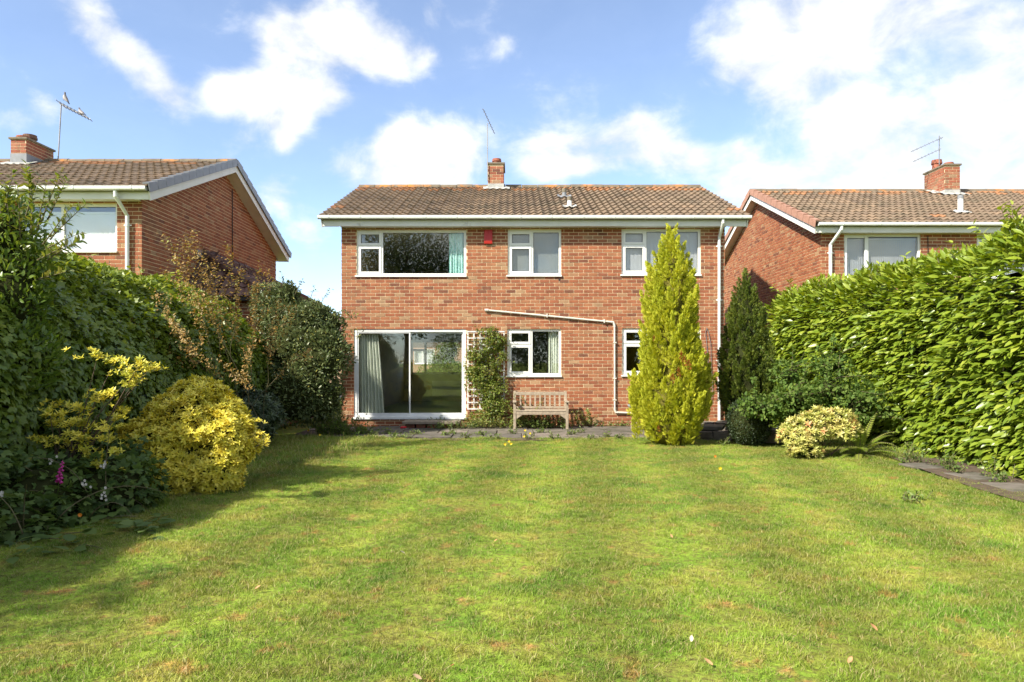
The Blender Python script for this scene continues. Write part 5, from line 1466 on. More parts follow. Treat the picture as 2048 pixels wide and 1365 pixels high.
for i, (px, py, Y) in enumerate(((8, 985, 6.0), (105, 918, 6.8), (208, 930, 6.9), (172, 968, 6.6), (212, 990, 6.5))):
    p = at(px, py, Y - .25); mm = MB()
    for k in range(6):
        a = rng.normal(size=3) * .02; q = p + Vector(a)
        for j in range(5):
            t = j / 5 * 6.283; mm.add([q, q + Vector((math.cos(t) * .012, -.004, math.sin(t) * .012)), q + Vector((math.cos(t + .6) * .014, -.002, math.sin(t + .6) * .014)), q + Vector((math.cos(t + 1.1) * .01, -.004, math.sin(t + 1.1) * .01))], [(0, 1, 2, 3)])
    tag(mm.build('flower_head', M['whitepetal'], bm), kind='stuff')
# creeping broad leaves at the lawn edge
cr_ = thing('creeping_weed', (-3.6, 6.1, 0), 'low creeping plant with large flat leaves at the shaded lawn edge', 'weed')
P = []
for (px, py) in ((60, 1075), (95, 1060), (75, 1095), (110, 1080), (85, 1075), (130, 1045), (150, 1065), (185, 1055), (170, 1080), (200, 1040), (225, 1030), (260, 1045), (250, 1060), (290, 1050), (305, 1030), (330, 1040), (350, 1045), (275, 1075), (130, 1095), (45, 1055), (20, 1065), (160, 1030), (310, 1055), (180, 1070), (240, 1050), (60, 1100)):
    p = onground(px, py, .06)
    for k in range(3): P.append(np.array(p) + np.array([rng.normal() * .05, rng.normal() * .05, rng.uniform(-.03, .05)]))
P = np.array(P); n = len(P); an = rng.random(n) * 6.28
batch(cr_, leaf_geo(1., .66, fold=.1, curl=.15), P, np.stack([np.cos(an), np.sin(an) - .2, rng.uniform(-.1, .3, n)], -1), UPV + rng.normal(size=(n, 3)) * .22, rng.uniform(.09, .15, n), .4 + .6 * rng.random(n), M['bramble'], n)
stems(cr_, [arch((-3.9 + rng.normal() * .3, 6.2 + rng.normal() * .3, .02), (rng.normal(), -.4, .25), .5, .5, 6, .05, 1200 + i) for i in range(10)], .005, M['stem'])
# tall shrub at the top left
ts = thing('tall_shrub', (-5.5, 7.3, 0), 'tall upright green shrub rising above the hedge at the left edge', 'shrub')
bl = [((-5.2, 7.2, 2.75), (.42, .4, .42)), ((-5.05, 7.1, 2.05), (.45, .45, .5)), ((-5.5, 7.3, 2.2), (.62, .6, .75)), ((-5.25, 7.2, 1.6), (.6, .6, .6)), ((-5.6, 7.3, 2.75), (.45, .4, .4)), ((-5.0, 7.2, 2.35), (.3, .3, .35)), ((-4.95, 6.9, 1.4), (.45, .4, .45)), ((-6.2, 7.3, 2.0), (.6, .6, .9))]
lumpy(ts, bl, k=.6, seed=62)
P, O, E = blob_points(bl, 800, .25, 3, .4, 63, cull=.78); A, Nn = shrub_leaves(P, O, .6, .5, .45, .4, .8); n = len(P)
batch(ts, leaf_geo(1., .38, fold=.2, curl=.12), P, A, Nn, rng.uniform(.05, .09, n), .15 + .5 * rng.random(n) + .2 * (P[:, 2] > 2.3) * rng.random(n), M['tall'], 200, score=E ** 2)
br = [arch(at(px, py, 7.0), d, L, .1, 9, .05, 1300 + i) for i, (px, py, d, L) in enumerate(((62, 470, (.1, 0, 1), .6), (40, 480, (-.05, 0, 1), .55), (80, 450, (.35, 0, 1), .6), (100, 480, (.6, 0, .8), .5), (90, 500, (.9, 0, .5), .4), (20, 470, (0, 0, 1), .5), (60, 420, (0, 0, 1), .45), (75, 520, (.8, -.1, .3), .45), (5, 450, (-.1, 0, 1), .5), (95, 440, (.4, 0, .9), .45), (75, 460, (.2, -.1, 1), .5), (50, 440, (.3, 0, 1), .45), (95, 520, (.7, 0, .5), .4), (70, 560, (.7, -.1, .2), .4), (10, 420, (.2, 0, 1), .4), (85, 490, (.5, 0, .6), .5)))]
stems(ts, br, .008, M['stem']); P, A, Nn = branch_leaves(br, 75, .65, .0); n = len(P)
batch(ts, leaf_geo(1., .36, fold=.2, curl=.1), P, A, Nn, rng.uniform(.055, .09, n), .5 + .5 * rng.random(n), M['tall'], 100, rest='shoot_leaves')
stems(ts, [[Vector((-5.5 + a, 7.3 + b, 0)), Vector((-5.5 + a * 1.6, 7.3 + b, 1.2)), Vector((-5.5 + a * 2, 7.3, 2.6))] for a, b in ((.05, 0), (-.12, .1), (.15, -.1))], .03, M['bark'], 'trunk', 6)
# foxglove
fx = thing('foxglove', at(120, 1010, 6.35), 'magenta foxglove spike among the brambles', 'flower')
s0 = at(113, 1015, 6.3); s1 = at(118, 960, 6.25); s2 = at(127, 915, 6.2)
stems(fx, [[s0, s1, s2]], .005, M['weed'])
for i in range(15):
    t = i / 14; p = s1.lerp(s2, t * .85); s = .026 * (1 - .55 * t); a = i * 2.4; d = Vector((math.cos(a), -.4 + math.sin(a) * .6, -.9)).normalized(); x = d.orthogonal().normalized(); mm = MB()
    mm.tube([p, p + d * s * .8, p + d * s * 1.6], [s * .25, s * .45, s * .62], 7); mm.build('flower', M['pink'], fx, smooth=True)

# ================================================================== patio, step, bench, trellis
PT = .035
soil = MB(); soil.add([(-4.4, 13.2, -.02), (5.6, 13.2, -.02), (5.6, 15.94, -.02), (-4.4, 15.94, -.02)], [(0, 1, 2, 3)]); soil.v = [(a, b, .012) for a, b, c in soil.v]
patio = tag(soil.build('patio', M['soil']), kind='structure')
r = random.Random(5)
for row, (ya, yb) in enumerate(((13.5, 14.28), (14.3, 15.08), (15.1, 15.88))):
    x = -4.3 + (row % 2) * .4
    while x < 4.6:
        w = r.choice((.6, .75, .9)); mm = MB(); z = PT + r.uniform(-.008, .008)
        mm.box(x, min(x + w - .018, 5.0), ya + (r.uniform(0, .12) if row == 0 else 0), yb - .0, .0, z, r.random()); mm.build('slab', M['slab'], patio, bevel=.006); x += w
step = thing('door_step', at(862, 858, 15.45), 'thick worn stone slab step on bricks below the patio door', 'step')
xa, xb = (805 - 1024) / F * 15.4, (920 - 1024) / F * 15.4
mm = MB(); mm.box(xa, xb, 15.33, 15.8, .125, .185, .6); mm.build('step_slab', M['stone'], step, bevel=.012)
for i in range(5):
    mm = MB(); mm.box(xa + .06 + i * .235, xa + .06 + i * .235 + .2, 15.42, 15.75, PT + .003, .124, .1 + .1 * i); mm.build('brick', M['brick_old'], step, bevel=.004)
rp = MB(); q = at(806, 855.5, 15.25); rp.tube([q + Vector((-.06, 0, -.005)), q + Vector((-.02, 0, 0)), q + Vector((.02, 0, .002)), q + Vector((.07, .02, .004))], [.014, .026, .026, .014], 8)
rp.v = [(a, b, max(c - (q.z - .026 - PT - .004), PT + .002)) for a, b, c in rp.v]
tag(rp.build('plastic_handle', M['redplastic'], smooth=True), 'small bright red plastic piece lying at the left end of the step', 'litter')

bn = thing('garden_bench', (.60, 15.35, PT), 'weathered wooden two-seat garden bench against the brick wall', 'bench')
bx0, bx1, yf, yb = .03, 1.2, 15.12, 15.58; lw = .055
for x in (bx0, bx1 - lw):
    mm = MB(); mm.box(x, x + lw, yf, yf + lw, PT, .60); mm.build('leg', M['teak'], bn, bevel=.005)
    mm = MB(); mm.bar((x + lw / 2, yb - .02, PT), (x + lw / 2, yb - .02, .45), lw, lw, up=(0, 1, 0)); mm.bar((x + lw / 2, yb - .02, .448), (x + lw / 2, yb + .06, .82), lw, lw * .9, up=(0, 1, 0)); mm.build('leg', M['teak'], bn, bevel=.005)
    mm = MB(); mm.box(x - .012, x + lw + .012, yf - .06, yb + .01, .602, .632); mm.build('armrest', M['teak'], bn, bevel=.01)
    mm = MB(); mm.box(x + .012, x + lw - .012, yf + lw, yb - .05, .34, .40); mm.build('side_rail', M['teak'], bn, bevel=.004)
mm = MB(); mm.box(bx0 + lw, bx1 - lw, yf + .008, yf + .04, .345, .415); mm.build('front_rail', M['teak'], bn, bevel=.004)
for x, s in ((bx0 + lw, 1), (bx1 - lw, -1)):
    mm = MB(); mm.prism([(x, yf + .012, .344), (x + s * .13, yf + .012, .344), (x + s * .11, yf + .012, .325), (x, yf + .012, .25)], (0, .022, 0)); mm.build('corner_brace', M['teak'], bn)
mm = MB(); mm.bar((bx0 + lw, yb + .045, .775), (bx1 - lw, yb + .045, .775), .03, .075); mm.build('top_rail', M['teak'], bn, bevel=.006)
mm = MB(); mm.bar((bx0 + lw, yb - .002, .475), (bx1 - lw, yb - .002, .475), .03, .05); mm.build('lower_rail', M['teak'], bn, bevel=.004)
for i in range(9):
    x = bx0 + lw + (bx1 - bx0 - 2 * lw) * (i + .95) / 9.9; mm = MB(); mm.bar((x, yb + .002, .50), (x, yb + .042, .738), .038, .016, up=(0, 1, .1)); mm.build('back_slat', M['teak'], bn, bevel=.003)
for i in range(5):
    mm = MB(); y = yf + .0 + i * .092; mm.box(bx0 + lw * (1 if i in (0,) else 0) + .002, bx1 - lw * (1 if i in (0,) else 0) - .002, y + (0 if i else .0), y + .075, .417, .437); mm.build('seat_slat', M['teak'], bn, bevel=.004)

tr = thing('trellis', (wx(972), YW - .06, .3), 'white square-grid wooden trellis on the wall beside the patio door', 'trellis')
tx0, tx1, tz0, tz1 = wx(936), wx(1008), wz(818), wz(664)
for i in range(7):
    x = tx0 + (tx1 - tx0) * i / 6; mm = MB(); mm.box(x - .014, x + .014, YW - .052, YW - .040, tz0, tz1); mm.build('upright_slat', M['trellis'], tr)
for i in range(13):
    z = tz0 + (tz1 - tz0) * i / 12; mm = MB(); mm.box(tx0 - .014, tx1 + .014, YW - .066, YW - .0535, z - .014, z + .014); mm.build('cross_slat', M['trellis'], tr)
for x in (tx0 + .3, tx1 - .3):
    mm = MB(); mm.box(x - .02, x + .02, YW - .0395, YW - .003, tz0 + .1, tz1 - .1); mm.build('batten', M['trellis'], tr)

cb_ = thing('climbing_plant', (wx(975), YW - .2, PT), 'straggly green climber covering the white trellis', 'climber')
paths = []
for i in range(34):
    b = Vector((wx(990) + rng.normal() * .09, YW - .14, PT)); tx = wx(rng.uniform(935, 1022)); tz = wz(rng.uniform(655, 800) if i > 6 else rng.uniform(650, 680))
    t = Vector((tx, YW - .12 - rng.random() * .08, tz)); mid = Vector((wx(rng.uniform(955, 1005)), YW - .16, (tz + PT) * .5)); pts = []
    for k in range(15):
        s = k / 14; pts.append(b * (1 - s) ** 2 + mid * 2 * s * (1 - s) + t * s * s + Vector(rng.normal(size=3) * .015))
    paths.append(pts)
    for q in range(3):
        k0 = rng.integers(5, 14); d = Vector((rng.normal(), -.45 - .4 * rng.random(), rng.normal() * .5)); paths.append(arch(pts[k0], d, rng.uniform(.12, .32), .8, 7, .1, 1500 + i * 3 + q))
stems(cb_, paths[::2], .007, M['stem'])
bl = [((wx(975), YW - .2, wz(730)), (.36, .16, .5)), ((wx(990), YW - .2, wz(685)), (.26, .14, .25)), ((wx(955), YW - .22, wz(760)), (.28, .16, .35)), ((wx(990), YW - .22, wz(800)), (.3, .18, .45)), ((wx(962), YW - .24, wz(835)), (.34, .18, .2)), ((wx(946), YW - .2, wz(725)), (.22, .14, .4)), ((wx(1006), YW - .2, wz(700)), (.14, .12, .3)), ((wx(985), YW - .2, wz(664)), (.3, .1, .07))]
P, O, E = blob_points(bl, 1500, .3, 5, .6, 73, low=-1, cull=.2); A, Nn = shrub_leaves(P, O, .5, -.05, .6, .5, .8)
kp = vnoise(P, 5.5, 81) > .45; P, A, Nn = P[kp], A[kp], Nn[kp]; P[:, 1] = np.minimum(P[:, 1], YW - .07); n = len(P)
batch(cb_, small_leaf(.55), P, A, Nn, rng.uniform(.035, .07, n), .1 + .75 * rng.random(n), M['rose'], 150)
P, A, Nn = branch_leaves(paths, 42, .75, .12); P = P + rng.normal(size=P.shape) * .025; P[:, 1] = np.minimum(P[:, 1], YW - .06); n = len(P)
batch(cb_, small_leaf(.55), P, A, Nn, rng.uniform(.035, .065, n), .2 + .8 * rng.random(n), M['rose'], rest='shoot_leaves')

def weed(label, spots, name='weed_clump', dens=1., mat='weed', leaf=(.03, .06), cat='weed', h=.2, nb=12, seed=0, group=None):
    """low upright weeds: short leafy stems from given ground spots"""
    c = sum((Vector(s) for s in spots), Vector((0, 0, 0))) / len(spots); t = thing(name, c, label, cat, group); paths = []
    for i, s in enumerate(spots):
        for k in range(nb):
            paths.append(arch(Vector(s) + Vector((rng.normal() * .05, rng.normal() * .04, 0)), (rng.normal() * .5, rng.normal() * .4 - .1, 1), h * rng.uniform(.4, 1.3), .5, 5, .12, seed + i * 50 + k))
    mm = MB()
    for p in paths: mm.tube(p, [.003] * (len(p) - 1) + [.001], 3, cap=False)
    tag(mm.build('stems', M['stem'], t), kind='stuff')
    P, A, Nn = branch_leaves(paths, 60 * dens, .7, .1); n = len(P)
    batch(t, small_leaf(.5), P, A, Nn, rng.uniform(*leaf, n), rng.random(n), M[mat])
    return t
def G_(px, py, z=.03): return onground(px, py, z)
weed('leafy weeds growing in the dark under the garden bench', [(x, 15.45 + .1 * math.sin(x * 9), PT) for x in np.linspace(.08, 1.15, 9)], h=.24, seed=1, nb=16)
weed('bushy green weed against the wall behind the bench back', [(wx(1045), YW - .12, PT), (wx(1060), YW - .1, PT), (wx(1035), YW - .12, PT), (wx(1075), YW - .1, PT)], h=.68, seed=1000, nb=14, mat='rose')
weed('wispy self-sown plant at the wall right of the bench', [(wx(1150), YW - .1, PT), (wx(1165), YW - .15, PT), (wx(1180), YW - .12, PT)], h=.45, seed=2000, nb=9, mat='rose')
weed('low weeds sprouting along the right end of the door step', [(x, 15.3, PT) for x in np.linspace(-1.6, -.9, 6)], h=.17, seed=3000, nb=10)
weed('yellow-green weeds sprouting along the foot of the climber', [(x, 15.45, PT) for x in np.linspace(-.85, .0, 7)], h=.24, seed=4000, nb=14, mat='rose')
weed('small weeds on the threshold below the patio door', [(wx(p), YW - .1, PT) for p in (852, 870, 885, 900, 912)], h=.22, seed=5000, nb=6)
weed('weeds in the shaded paving joints left of the door step', [G_(p, q) for p, q in ((700, 868), (725, 862), (745, 872), (775, 868), (790, 875), (810, 876), (835, 870))], h=.1, seed=6000, nb=14)
weed('weeds along the front edge of the paving below the bench', [G_(p, q) for p, q in ((890, 872), (905, 868), (930, 876), (960, 870), (990, 878), (1025, 868), (1055, 877), (1085, 866), (1110, 878), (1140, 870), (1160, 866), (1185, 877), (1215, 874), (1240, 878))], h=.10, seed=7000, nb=14)
weed('weeds at the wall foot between the waste pipe and the bench', [(wx(p), YW - .1, PT) for p in (1190, 1205, 1220, 1238, 1250)], h=.12, seed=8000, nb=8)
weed('thick green undergrowth at the dark left corner of the house wall', [(x, y, 0) for x, y in ((-3.7, 14.9), (-3.5, 14.5), (-3.8, 14.2), (-3.4, 14.1), (-3.6, 13.8), (-3.2, 13.9), (-3.0, 14.2))], h=.42, seed=9000, nb=26, mat='midgreen')
weed('pale thistle-like weed on the lawn below the golden conifer', [onground(1448, 892, 0)], h=.18, seed=9500, nb=7)
weed('ragged weeds at the foot of the laurel hedge on the right', [(5.9 + .12 * math.sin(i * 2.1), 8.6 + i * .33, 0) for i in range(9)], h=.24, seed=9700, nb=10)
weed('small weed rosette standing on the open lawn at the right', [onground(1822, 1002, 0), onground(1830, 998, 0)], h=.08, seed=9900, nb=12)

# stones: raised edge right of the golden conifer
se = thing('stone_edging', (4.3, 13.6, 0), 'low raised stone edging with sloping coping slabs right of the golden conifer', 'edging')
def stone(px, py, Y, sx, sy, sz, rz, t, name='stone'):
    c = at(px, py, Y); mm = MB(); mm.box(-sx / 2, sx / 2, -sy / 2, sy / 2, 0, sz, t); R = Matrix.Rotation(rz, 3, 'Z'); j = random.Random(int(px * 7 + py))
    mm.v = [tuple(R @ (Vector(v) + Vector((j.uniform(-.02, .02), j.uniform(-.02, .02), j.uniform(-.012, .012)))) + Vector((c.x, c.y, max(c.z, .0)))) for v in mm.v]; return mm.build(name, M['stone'] if name == 'stone' else M['slab'], se, bevel=.012)
for i, (x, y, w) in enumerate(((3.62, 13.55, .42), (3.98, 13.4, .36), (4.32, 13.25, .3), (4.75, 12.9, .34), (5.05, 12.6, .34), (3.75, 13.95, .5))):
    mm = MB(); mm.box(-w / 2, w / 2, -.14, .14, 0, .17, .2 + .13 * i); mm.v = [tuple(Matrix.Rotation(-.4, 3, 'Z') @ (Vector(v) + Vector((RND.uniform(-.02, .02),) * 3)) + Vector((x, y, 0))) for v in mm.v]; mm.build('stone', M['stone'], se, bevel=.015)
for i, (x, y, w, z) in enumerate(((3.7, 13.75, .75, .185), (4.35, 13.45, .6, .18), (4.9, 12.95, .6, .18), (3.75, 14.5, .7, .2), (4.4, 14.3, .6, .21))):
    mm = MB(); mm.box(-w / 2, w / 2, -.26, .26, 0, .055, .35 + .12 * i); mm.v = [tuple(Matrix.Rotation(-.38, 3, 'Z') @ (Vector(v) + Vector((RND.uniform(-.015, .015),) * 3)) + Vector((x, y, z))) for v in mm.v]; mm.build('coping_slab', M['slab'], se, bevel=.01)
mm = MB(); q = onground(1268, 860, PT); mm.box(-.07, .07, -.06, .06, 0, .17, .9); mm.v = [tuple(Vector(v) * (1 if v[2] < .01 else .92) + Vector((q.x, q.y, PT))) for v in mm.v]
tag(mm.build('stone_block', M['stone'], bevel=.03), 'small pinkish stone block on the paving left of the golden conifer', 'stone')
# path along the laurel hedge
mm = MB(); mm.add([(5.2, 6.0, .022), (6.9, 6.0, .022), (6.9, 10.9, .022), (5.75, 10.9, .022), (5.5, 9.5, .022), (5.3, 8.2, .022)], [(0, 1, 2, 3, 4, 5)]); gp = tag(mm.build('garden_path', M['soil']), kind='structure')
for i, (x, y, w, l, a) in enumerate(((5.72, 9.9, .4, .5, .15), (5.85, 9.0, .45, .55, .1), (5.8, 8.2, .45, .6, -.05), (5.85, 7.3, .5, .7, .05))):
    q = MB(); q.box(-w / 2, w / 2, -l / 2, l / 2, -.01, .022, .4 + .1 * i); q.v = [tuple(Matrix.Rotation(a, 3, 'Z') @ Vector(v) + Vector((x, y, .006))) for v in q.v]; q.build('slab', M['slab'], gp, bevel=.008)

# ================================================================== grass
def make_grass():
    tufts = bpy.data.collections.new('grass_tufts')
    g = np.random.default_rng(77)
    for k in range(6):
        V = []; Fs = []; Ts = []
        nb = 34
        for b in range(nb):
            a = g.random() * 6.283; r = .055 * g.random() ** .6; p = np.array([math.cos(a) * r, math.sin(a) * r, -.006]); h = g.uniform(.02, .05) * (1.35 if b % 9 == 0 else 1)
            d = np.array([g.normal() * .55, g.normal() * .55, 1.]); d /= np.linalg.norm(d); w = g.uniform(.0016, .003); s = np.array([math.cos(a * 3), math.sin(a * 3), 0]); bend = np.array([g.normal(), g.normal(), -.2]) * .35 * h
            i = len(V); V += [p - s * w, p + s * w, p + d * h * .55 + s * w * .7 + bend * .3, p + d * h * .55 - s * w * .7 + bend * .3, p + d * h + bend]
            Fs += [(i, i + 1, i + 2, i + 3), (i + 3, i + 2, i + 4)]; Ts += [g.random()] * 5
        me = bpy.data.meshes.new('grass_tuft'); me.from_pydata([tuple(v) for v in V], [], Fs)
        at_ = me.attributes.new('tint', 'FLOAT', 'POINT'); at_.data.foreach_set('value', np.array(Ts, np.float32)); me.materials.append(M['blade'])
        o = bpy.data.objects.new('grass_tuft', me); tufts.objects.link(o)
    keep = LAWN_V
    X, Y = keep[:, 0], keep[:, 1]
    P3 = np.stack([X, Y, 0 * X], -1)
    long_ = np.clip((-2.7 - X + (Y - 9) * .12) / .6, 0, 1) * np.clip((Y - 7.5) / 2, 0, 1) + .5 * np.clip((Y - 12.9) / .4, 0, 1) * (vnoise(P3, 1.5, 9) > .5) + .6 * np.clip((X - 4.9) / .5, 0, 1) * np.clip((Y - 9.5) / 1, 0, 1)
    sc = .6 + .45 * vnoise(P3, 1.1, 31) + .35 * (vnoise(P3, 4., 32) - .5) + 1.1 * long_
    dn = np.clip(.55 + .9 * vnoise(P3, 2.3, 33), 0, 1.3) * np.where(vnoise(P3, 3.1, 35) > .74, .35, 1.)
    front = (Y > 1.5)
    vis = (np.abs(X) < .8 * np.maximum(Y, 0) + 1.6) & front & (X > -5.2) & ~((X > 5.62 + .12 * np.sin(Y * 5)) & (Y < 10.8))
    dn = dn * vis
    me = np_mesh('grass', LAWN_V, [LAWN_F], None, M['blade'])
    for nm, v in (('gscale', sc), ('gdens', dn)):
        a = me.attributes.new(nm, 'FLOAT', 'POINT'); a.data.foreach_set('value', v.astype(np.float32))
    o = bpy.data.objects.new('grass', me); COL.objects.link(o)
    tag(o, 'short patchy green lawn grass with dry tan spots', 'grass', kind='stuff')
    ng = bpy.data.node_groups.new('grass_scatter', 'GeometryNodeTree')
    ng.interface.new_socket('Geometry', in_out='INPUT', socket_type='NodeSocketGeometry'); ng.interface.new_socket('Geometry', in_out='OUTPUT', socket_type='NodeSocketGeometry')
    N, L = ng.nodes.new, ng.links.new
    gi = N('NodeGroupInput'); go = N('NodeGroupOutput'); dp = N('GeometryNodeDistributePointsOnFaces'); ip = N('GeometryNodeInstanceOnPoints'); ci = N('GeometryNodeCollectionInfo')
    ci.inputs['Collection'].default_value = tufts; ci.inputs['Separate Children'].default_value = True; ci.inputs['Reset Children'].default_value = True
    na = N('GeometryNodeInputNamedAttribute'); na.data_type = 'FLOAT'; na.inputs['Name'].default_value = 'gdens'
    mu = N('ShaderNodeMath'); mu.operation = 'MULTIPLY'; mu.inputs[1].default_value = 420.; L(na.outputs['Attribute'], mu.inputs[0]); L(mu.outputs[0], dp.inputs['Density'])
    ns = N('GeometryNodeInputNamedAttribute'); ns.data_type = 'FLOAT'; ns.inputs['Name'].default_value = 'gscale'
    rv = N('FunctionNodeRandomValue'); rv.data_type = 'FLOAT'; rv.inputs['Min'].default_value = .7; rv.inputs['Max'].default_value = 1.25
    m2 = N('ShaderNodeMath'); m2.operation = 'MULTIPLY'
    fl = [s for s in rv.outputs if s.enabled][0]
    L(ns.outputs['Attribute'], m2.inputs[0]); L(fl, m2.inputs[1])
    rr = N('FunctionNodeRandomValue'); rr.data_type = 'FLOAT_VECTOR'; rr.inputs['Min'].default_value = (-.12, -.12, 0); rr.inputs['Max'].default_value = (.12, .12, 6.283)
    L(gi.outputs[0], dp.inputs['Mesh']); L(dp.outputs['Points'], ip.inputs['Points']); L(ci.outputs[0], ip.inputs['Instance']); ip.inputs['Pick Instance'].default_value = True
    L([s for s in rr.outputs if s.enabled][0], ip.inputs['Rotation']); L(m2.outputs[0], ip.inputs['Scale']); L(ip.outputs[0], go.inputs[0])
    md = o.modifiers.new('grass', 'NODES'); md.node_group = ng
make_grass()
# taller seed stalks in the long grass on the left
mm = MB(); ns_ = 130
for i in range(ns_):
    p = onground(rng.uniform(560, 720), rng.uniform(880, 935), 0) if i < 60 else onground(rng.uniform(480, 760), rng.uniform(905, 1120), 0)
    pts = arch(p, (rng.normal() * .2, rng.normal() * .2, 1), rng.uniform(.10, .3) if i < 60 else rng.uniform(.06, .14), .2, 4, .06, i); mm.tube(pts, [.0018, .0016, .0015, .0028 if i < 40 else .001, .001], 3, tint=.95 if i % 3 else .3)
tag(mm.build('grass_stalks', M['blade']), 'thin seed stalks in the longer grass by the left shrubs', 'grass', kind='stuff')

# ================================================================== small things on the lawn
FL = [(988, 1083, .4, 'curled tan leaf on the lawn straight below the climber'), (1345, 1076, .5, 'pale brown leaf on the lawn below the golden conifer'), (810, 1107, .9, 'whitish leaf on the lawn in the left centre'),
      (900, 1333, .05, 'orange-brown leaf near the bottom edge left of centre'), (1382, 1284, .9, 'white sliver lying on the lawn near the bottom right'), (844, 1359, .7, 'pale leaf at the very bottom edge of the lawn'),
      (1467, 1205, .7, 'small pale leaf on the lawn right of centre'), (1696, 1326, .45, 'orange-tan leaf near the bottom right of the lawn'), (1426, 1331, .6, 'pinkish curled leaf near the bottom edge right of centre'),
      (174, 1324, .5, 'brown leaf in the shaded bottom left of the lawn'), (510, 1178, .4, 'tan leaf at the edge of the hedge shadow on the lawn'), (1755, 1262, .3, 'brown leaf on the lawn at lower right')]
for i, (px, py, t, lb) in enumerate(FL):
    p = onground(px, py, .035); g = leaf_geo(1., .55, fold=.5, curl=-.35); an = i * 1.9
    V, Fs = place_geo(g, p, (math.cos(an), math.sin(an), .25), (.2, -.3, 1), .04 * (.8 + .4 * (i % 3) / 2)); me = np_mesh('fallen_leaf', V, Fs, np.full(len(V), t), M['dryleaf'])
    o = bpy.data.objects.new('fallen_leaf', me); COL.objects.link(o); tag(o, lb, 'leaf', 'leaves lying on the lawn')
def flower(px, py, z, mat, label, r=.018, h=None):
    p = onground(px, py, z); t = thing('buttercup', (p.x, p.y, 0), label, 'flower', 'small flowers in the grass and paving')
    m = MB(); m.tube([(p.x, p.y, 0), (p.x + .004, p.y, z * .6), (p.x, p.y, z)], .0018, 4); m.build('stalk', M['weed'], t)
    m = MB()
    for k in range(6):
        a = k * 1.047; c = Vector((p.x, p.y - .003, z)); d = Vector((math.cos(a), -.35, math.sin(a) * .9)); s = Vector((-math.sin(a), 0, math.cos(a)))
        m.add([c, c + d * r * .6 + s * r * .4, c + d * r, c + d * r * .6 - s * r * .4], [(0, 1, 2, 3)])
    m.build('petals', mat, t)
FLW = [(1010, 889, 'yellow flower at the lawn edge, leftmost of the three below the bench'), (1018, 883, 'yellow flower at the lawn edge, topmost of the three below the bench'), (1022, 888, 'yellow flower at the lawn edge, rightmost of the three below the bench'),
       (1050, 861, 'yellow flower on the paving just below the bench'), (1048, 873, 'yellow flower at the front edge of the paving below the bench'), (1060, 867, 'small pale yellow flower in the paving joint below the bench'), (617, 861, 'yellow flower in the undergrowth left of the patio door'), (640, 870, 'small yellow flower in long grass left of the patio door'), (1440, 937, 'yellow dandelion alone on the lawn below the dark conifer')]
for (px, py, lb) in FLW: flower(px, py, .13, M['yellow'], lb, .024)
flower(1430, 913, .06, M['orange'], 'orange bloom on the lawn right of the golden conifer', .022); flower(161, 1030, .2, M['orange'], 'orange flower at the shaded edge of the brambles', .02)

# pigeons on the left aerial
def pigeon(p, face, s, label, pitch=0.6):
    """one continuous bird body: tail, back, breast, neck, head and beak"""
    sec = [(-.20, .012, .030, .00), (-.15, .014, .036, .00), (-.09, .035, .045, .005), (-.02, .058, .058, .0), (.05, .066, .06, .0), (.10, .052, .048, .025), (.135, .032, .03, .06), (.16, .030, .028, .085), (.185, .022, .022, .088), (.20, .008, .008, .082), (.22, .002, .002, .078)]
    V = []; Fs = []; Ts = []; n = 10
    for (x, rz, ry, dz) in sec:
        for k in range(n):
            a = 6.283 * k / n; V.append(Vector((x, ry * math.cos(a), dz + rz * math.sin(a)))); Ts.append(.1 if x > .12 or x < -.12 else (.55 if math.sin(a) > 0 else .9))
    for i in range(len(sec) - 1):
        for k in range(n): Fs.append((i * n + k, i * n + (k + 1) % n, (i + 1) * n + (k + 1) % n, (i + 1) * n + k))
    Fs += [tuple(range(n - 1, -1, -1)), tuple((len(sec) - 1) * n + k for k in range(n))]
    R = Matrix.Rotation(face, 3, 'Z') @ Matrix.Rotation(-pitch, 3, 'Y'); m = MB(); m.add([R @ v * s + Vector(p) for v in V], Fs); m.t = Ts
    for sd in (-1, 1): m.tube([R @ Vector((.0, .02 * sd, -.05)) * s + Vector(p), Vector(p) + Vector((R @ Vector((.02, .02 * sd, -.1)) * s).to_tuple())], .005 * s, 4, tint=.3)
    o = m.build('pigeon', M['pigeon'], smooth=True); tag(o, label, 'bird', 'pigeons on the aerial'); return o
pigeon(at(131.5, 198, 17.23) , math.radians(175), .78, 'pigeon perched upright on top of the left aerial mast', .95)
pigeon(at(163, 225.5, 17.07), math.radians(160), .72, 'lower pigeon sitting on the arm of the left aerial', .5)

# ================================================================== trees behind the photographer (mirrored in the windows) and planting across the street
def tree(name, x, y, h, blobs, label, mat='tree', dens=60, leaf=(.14, .24), trunk=.22):
    t = thing(name, (x, y, 0), label, 'tree')
    m = MB(); m.tube([(x, y, -.06), (x + .1, y, h * .25), (x, y + .1, h * .55), (x + .1, y, h * .8)], [trunk, trunk * .8, trunk * .5, trunk * .2], 9); m.build('trunk', M['bark'], t)
    for k, (c, r) in enumerate(blobs):
        m = MB(); m.tube([(x, y, h * (.25 + .04 * k)), Vector((x, y, h * .4)).lerp(Vector(c), .5), c], [trunk * .4, trunk * .25, .03], 6); m.build('limb', M['bark'], t)
    P, O, E = blob_points(blobs, dens, .3, .9, .7, 91, low=-1, cull=.5); A, Nn = shrub_leaves(P, O, .4, 0, .8, .6, .6); n = len(P)
    batch(t, small_leaf(.6), P, A, Nn, rng.uniform(*leaf, n), rng.random(n), M[mat], rest='crown')
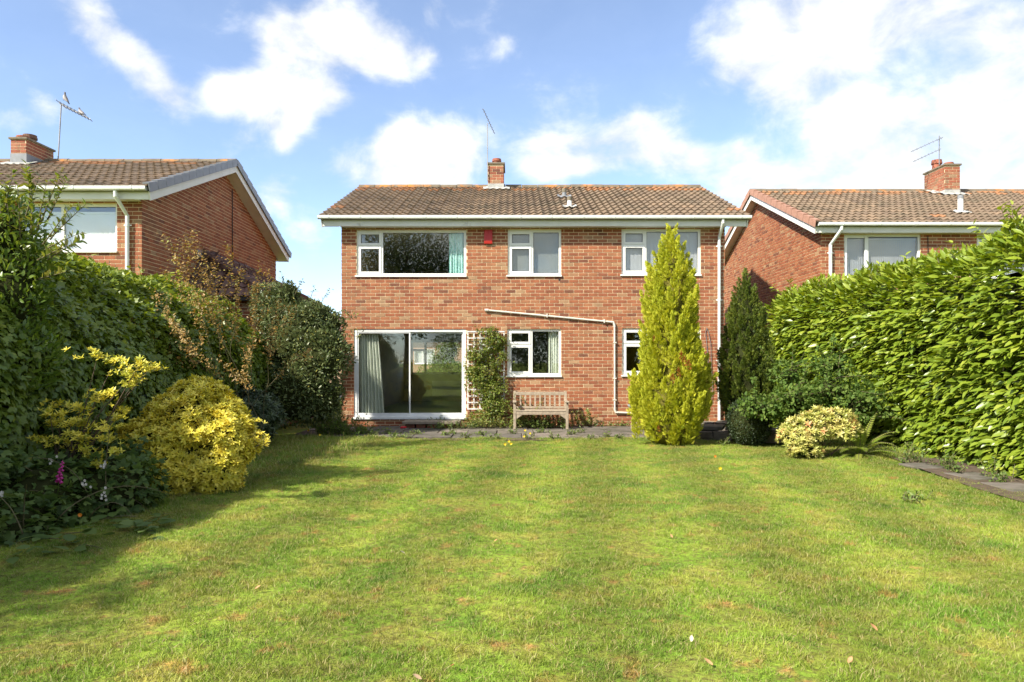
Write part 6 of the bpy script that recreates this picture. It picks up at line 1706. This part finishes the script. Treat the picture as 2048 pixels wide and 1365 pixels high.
tree('broadleaf_tree', -7, -15, 11, [((-7, -15, 8.6), (3.0, 2.6, 2.8)), ((-8.8, -14.5, 6.6), (2.4, 2.2, 2.2)), ((-5, -15.3, 6.9), (2.4, 2.2, 2.2)), ((-6.6, -14.6, 5), (2.6, 2, 1.8))], 'tall dark tree mirrored in the widest upstairs window')
tree('broadleaf_tree', 2.5, -17, 8, [((2.7, -17, 5.4), (2.0, 1.8, 1.9)), ((1.2, -17, 4.0), (1.6, 1.5, 1.5)), ((4.2, -17, 4.2), (1.7, 1.6, 1.6))], 'rounded tree mirrored in the upstairs window by the alarm box')
tree('broadleaf_tree', -1.5, -19, 5, [((-1.5, -19, 3.0), (2.2, 1.6, 1.7)), ((-4, -19, 2.4), (2.0, 1.5, 1.6)), ((1.4, -19, 2.2), (1.8, 1.4, 1.5))], 'lower tree mirrored in the ground-floor windows')
tree('broadleaf_tree', 8, -19, 6, [((8, -19, 3.2), (2.6, 1.8, 2.0)), ((11, -19, 3.0), (2.4, 1.8, 1.9))], 'tree behind the photographer towards the right')
tree('boundary_tree', -7.0, 1.6, 4.6, [((-6.9, 1.2, 3.4), (.9, 1.2, 1.1)), ((-6.8, 2.7, 3.0), (.8, 1.0, 1.0)), ((-7.2, -.4, 3.3), (1.0, 1.2, 1.2)), ((-6.9, 3.9, 2.6), (.6, .7, .8))], 'small boundary tree left of the photographer shading the lawn corner', 'tall', 170, (.09, .15), .12)
def bush(name, blobs, label, mat, dens=120, leaf=(.07, .12)):
    t = thing(name, (blobs[0][0][0], blobs[0][0][1], 0), label, 'shrub'); lumpy(t, blobs, k=.75, seed=3)
    P, O, E = blob_points(blobs, dens, .15, 2, .2, 95); A, Nn = shrub_leaves(P, O, .6, .3, .6); n = len(P); batch(t, small_leaf(.55), P, A, Nn, rng.uniform(*leaf, n), rng.random(n), M[mat])
bush('street_shrub', [((-4.2, 44, 1.2), (1.0, 1.0, 1.3)), ((-3.9, 44, 2.2), (.7, .7, .7))], 'upright bright green shrub before the bungalow, seen through the patio door', 'weed')
bush('street_shrub', [((-3.6, 40, .7), (1.7, 1.2, .9)), ((-2.2, 40.5, .7), (1.3, 1.2, .9))], 'wide rounded green shrub across the street seen through the patio door', 'midgreen')
bush('red_shrub', [((-3.25, 25.2, .55), (.5, .4, .5)), ((-2.7, 25.3, .5), (.35, .35, .42))], 'dark red-leaved shrub outside the lounge far window', 'redleaf', 300, (.04, .07))
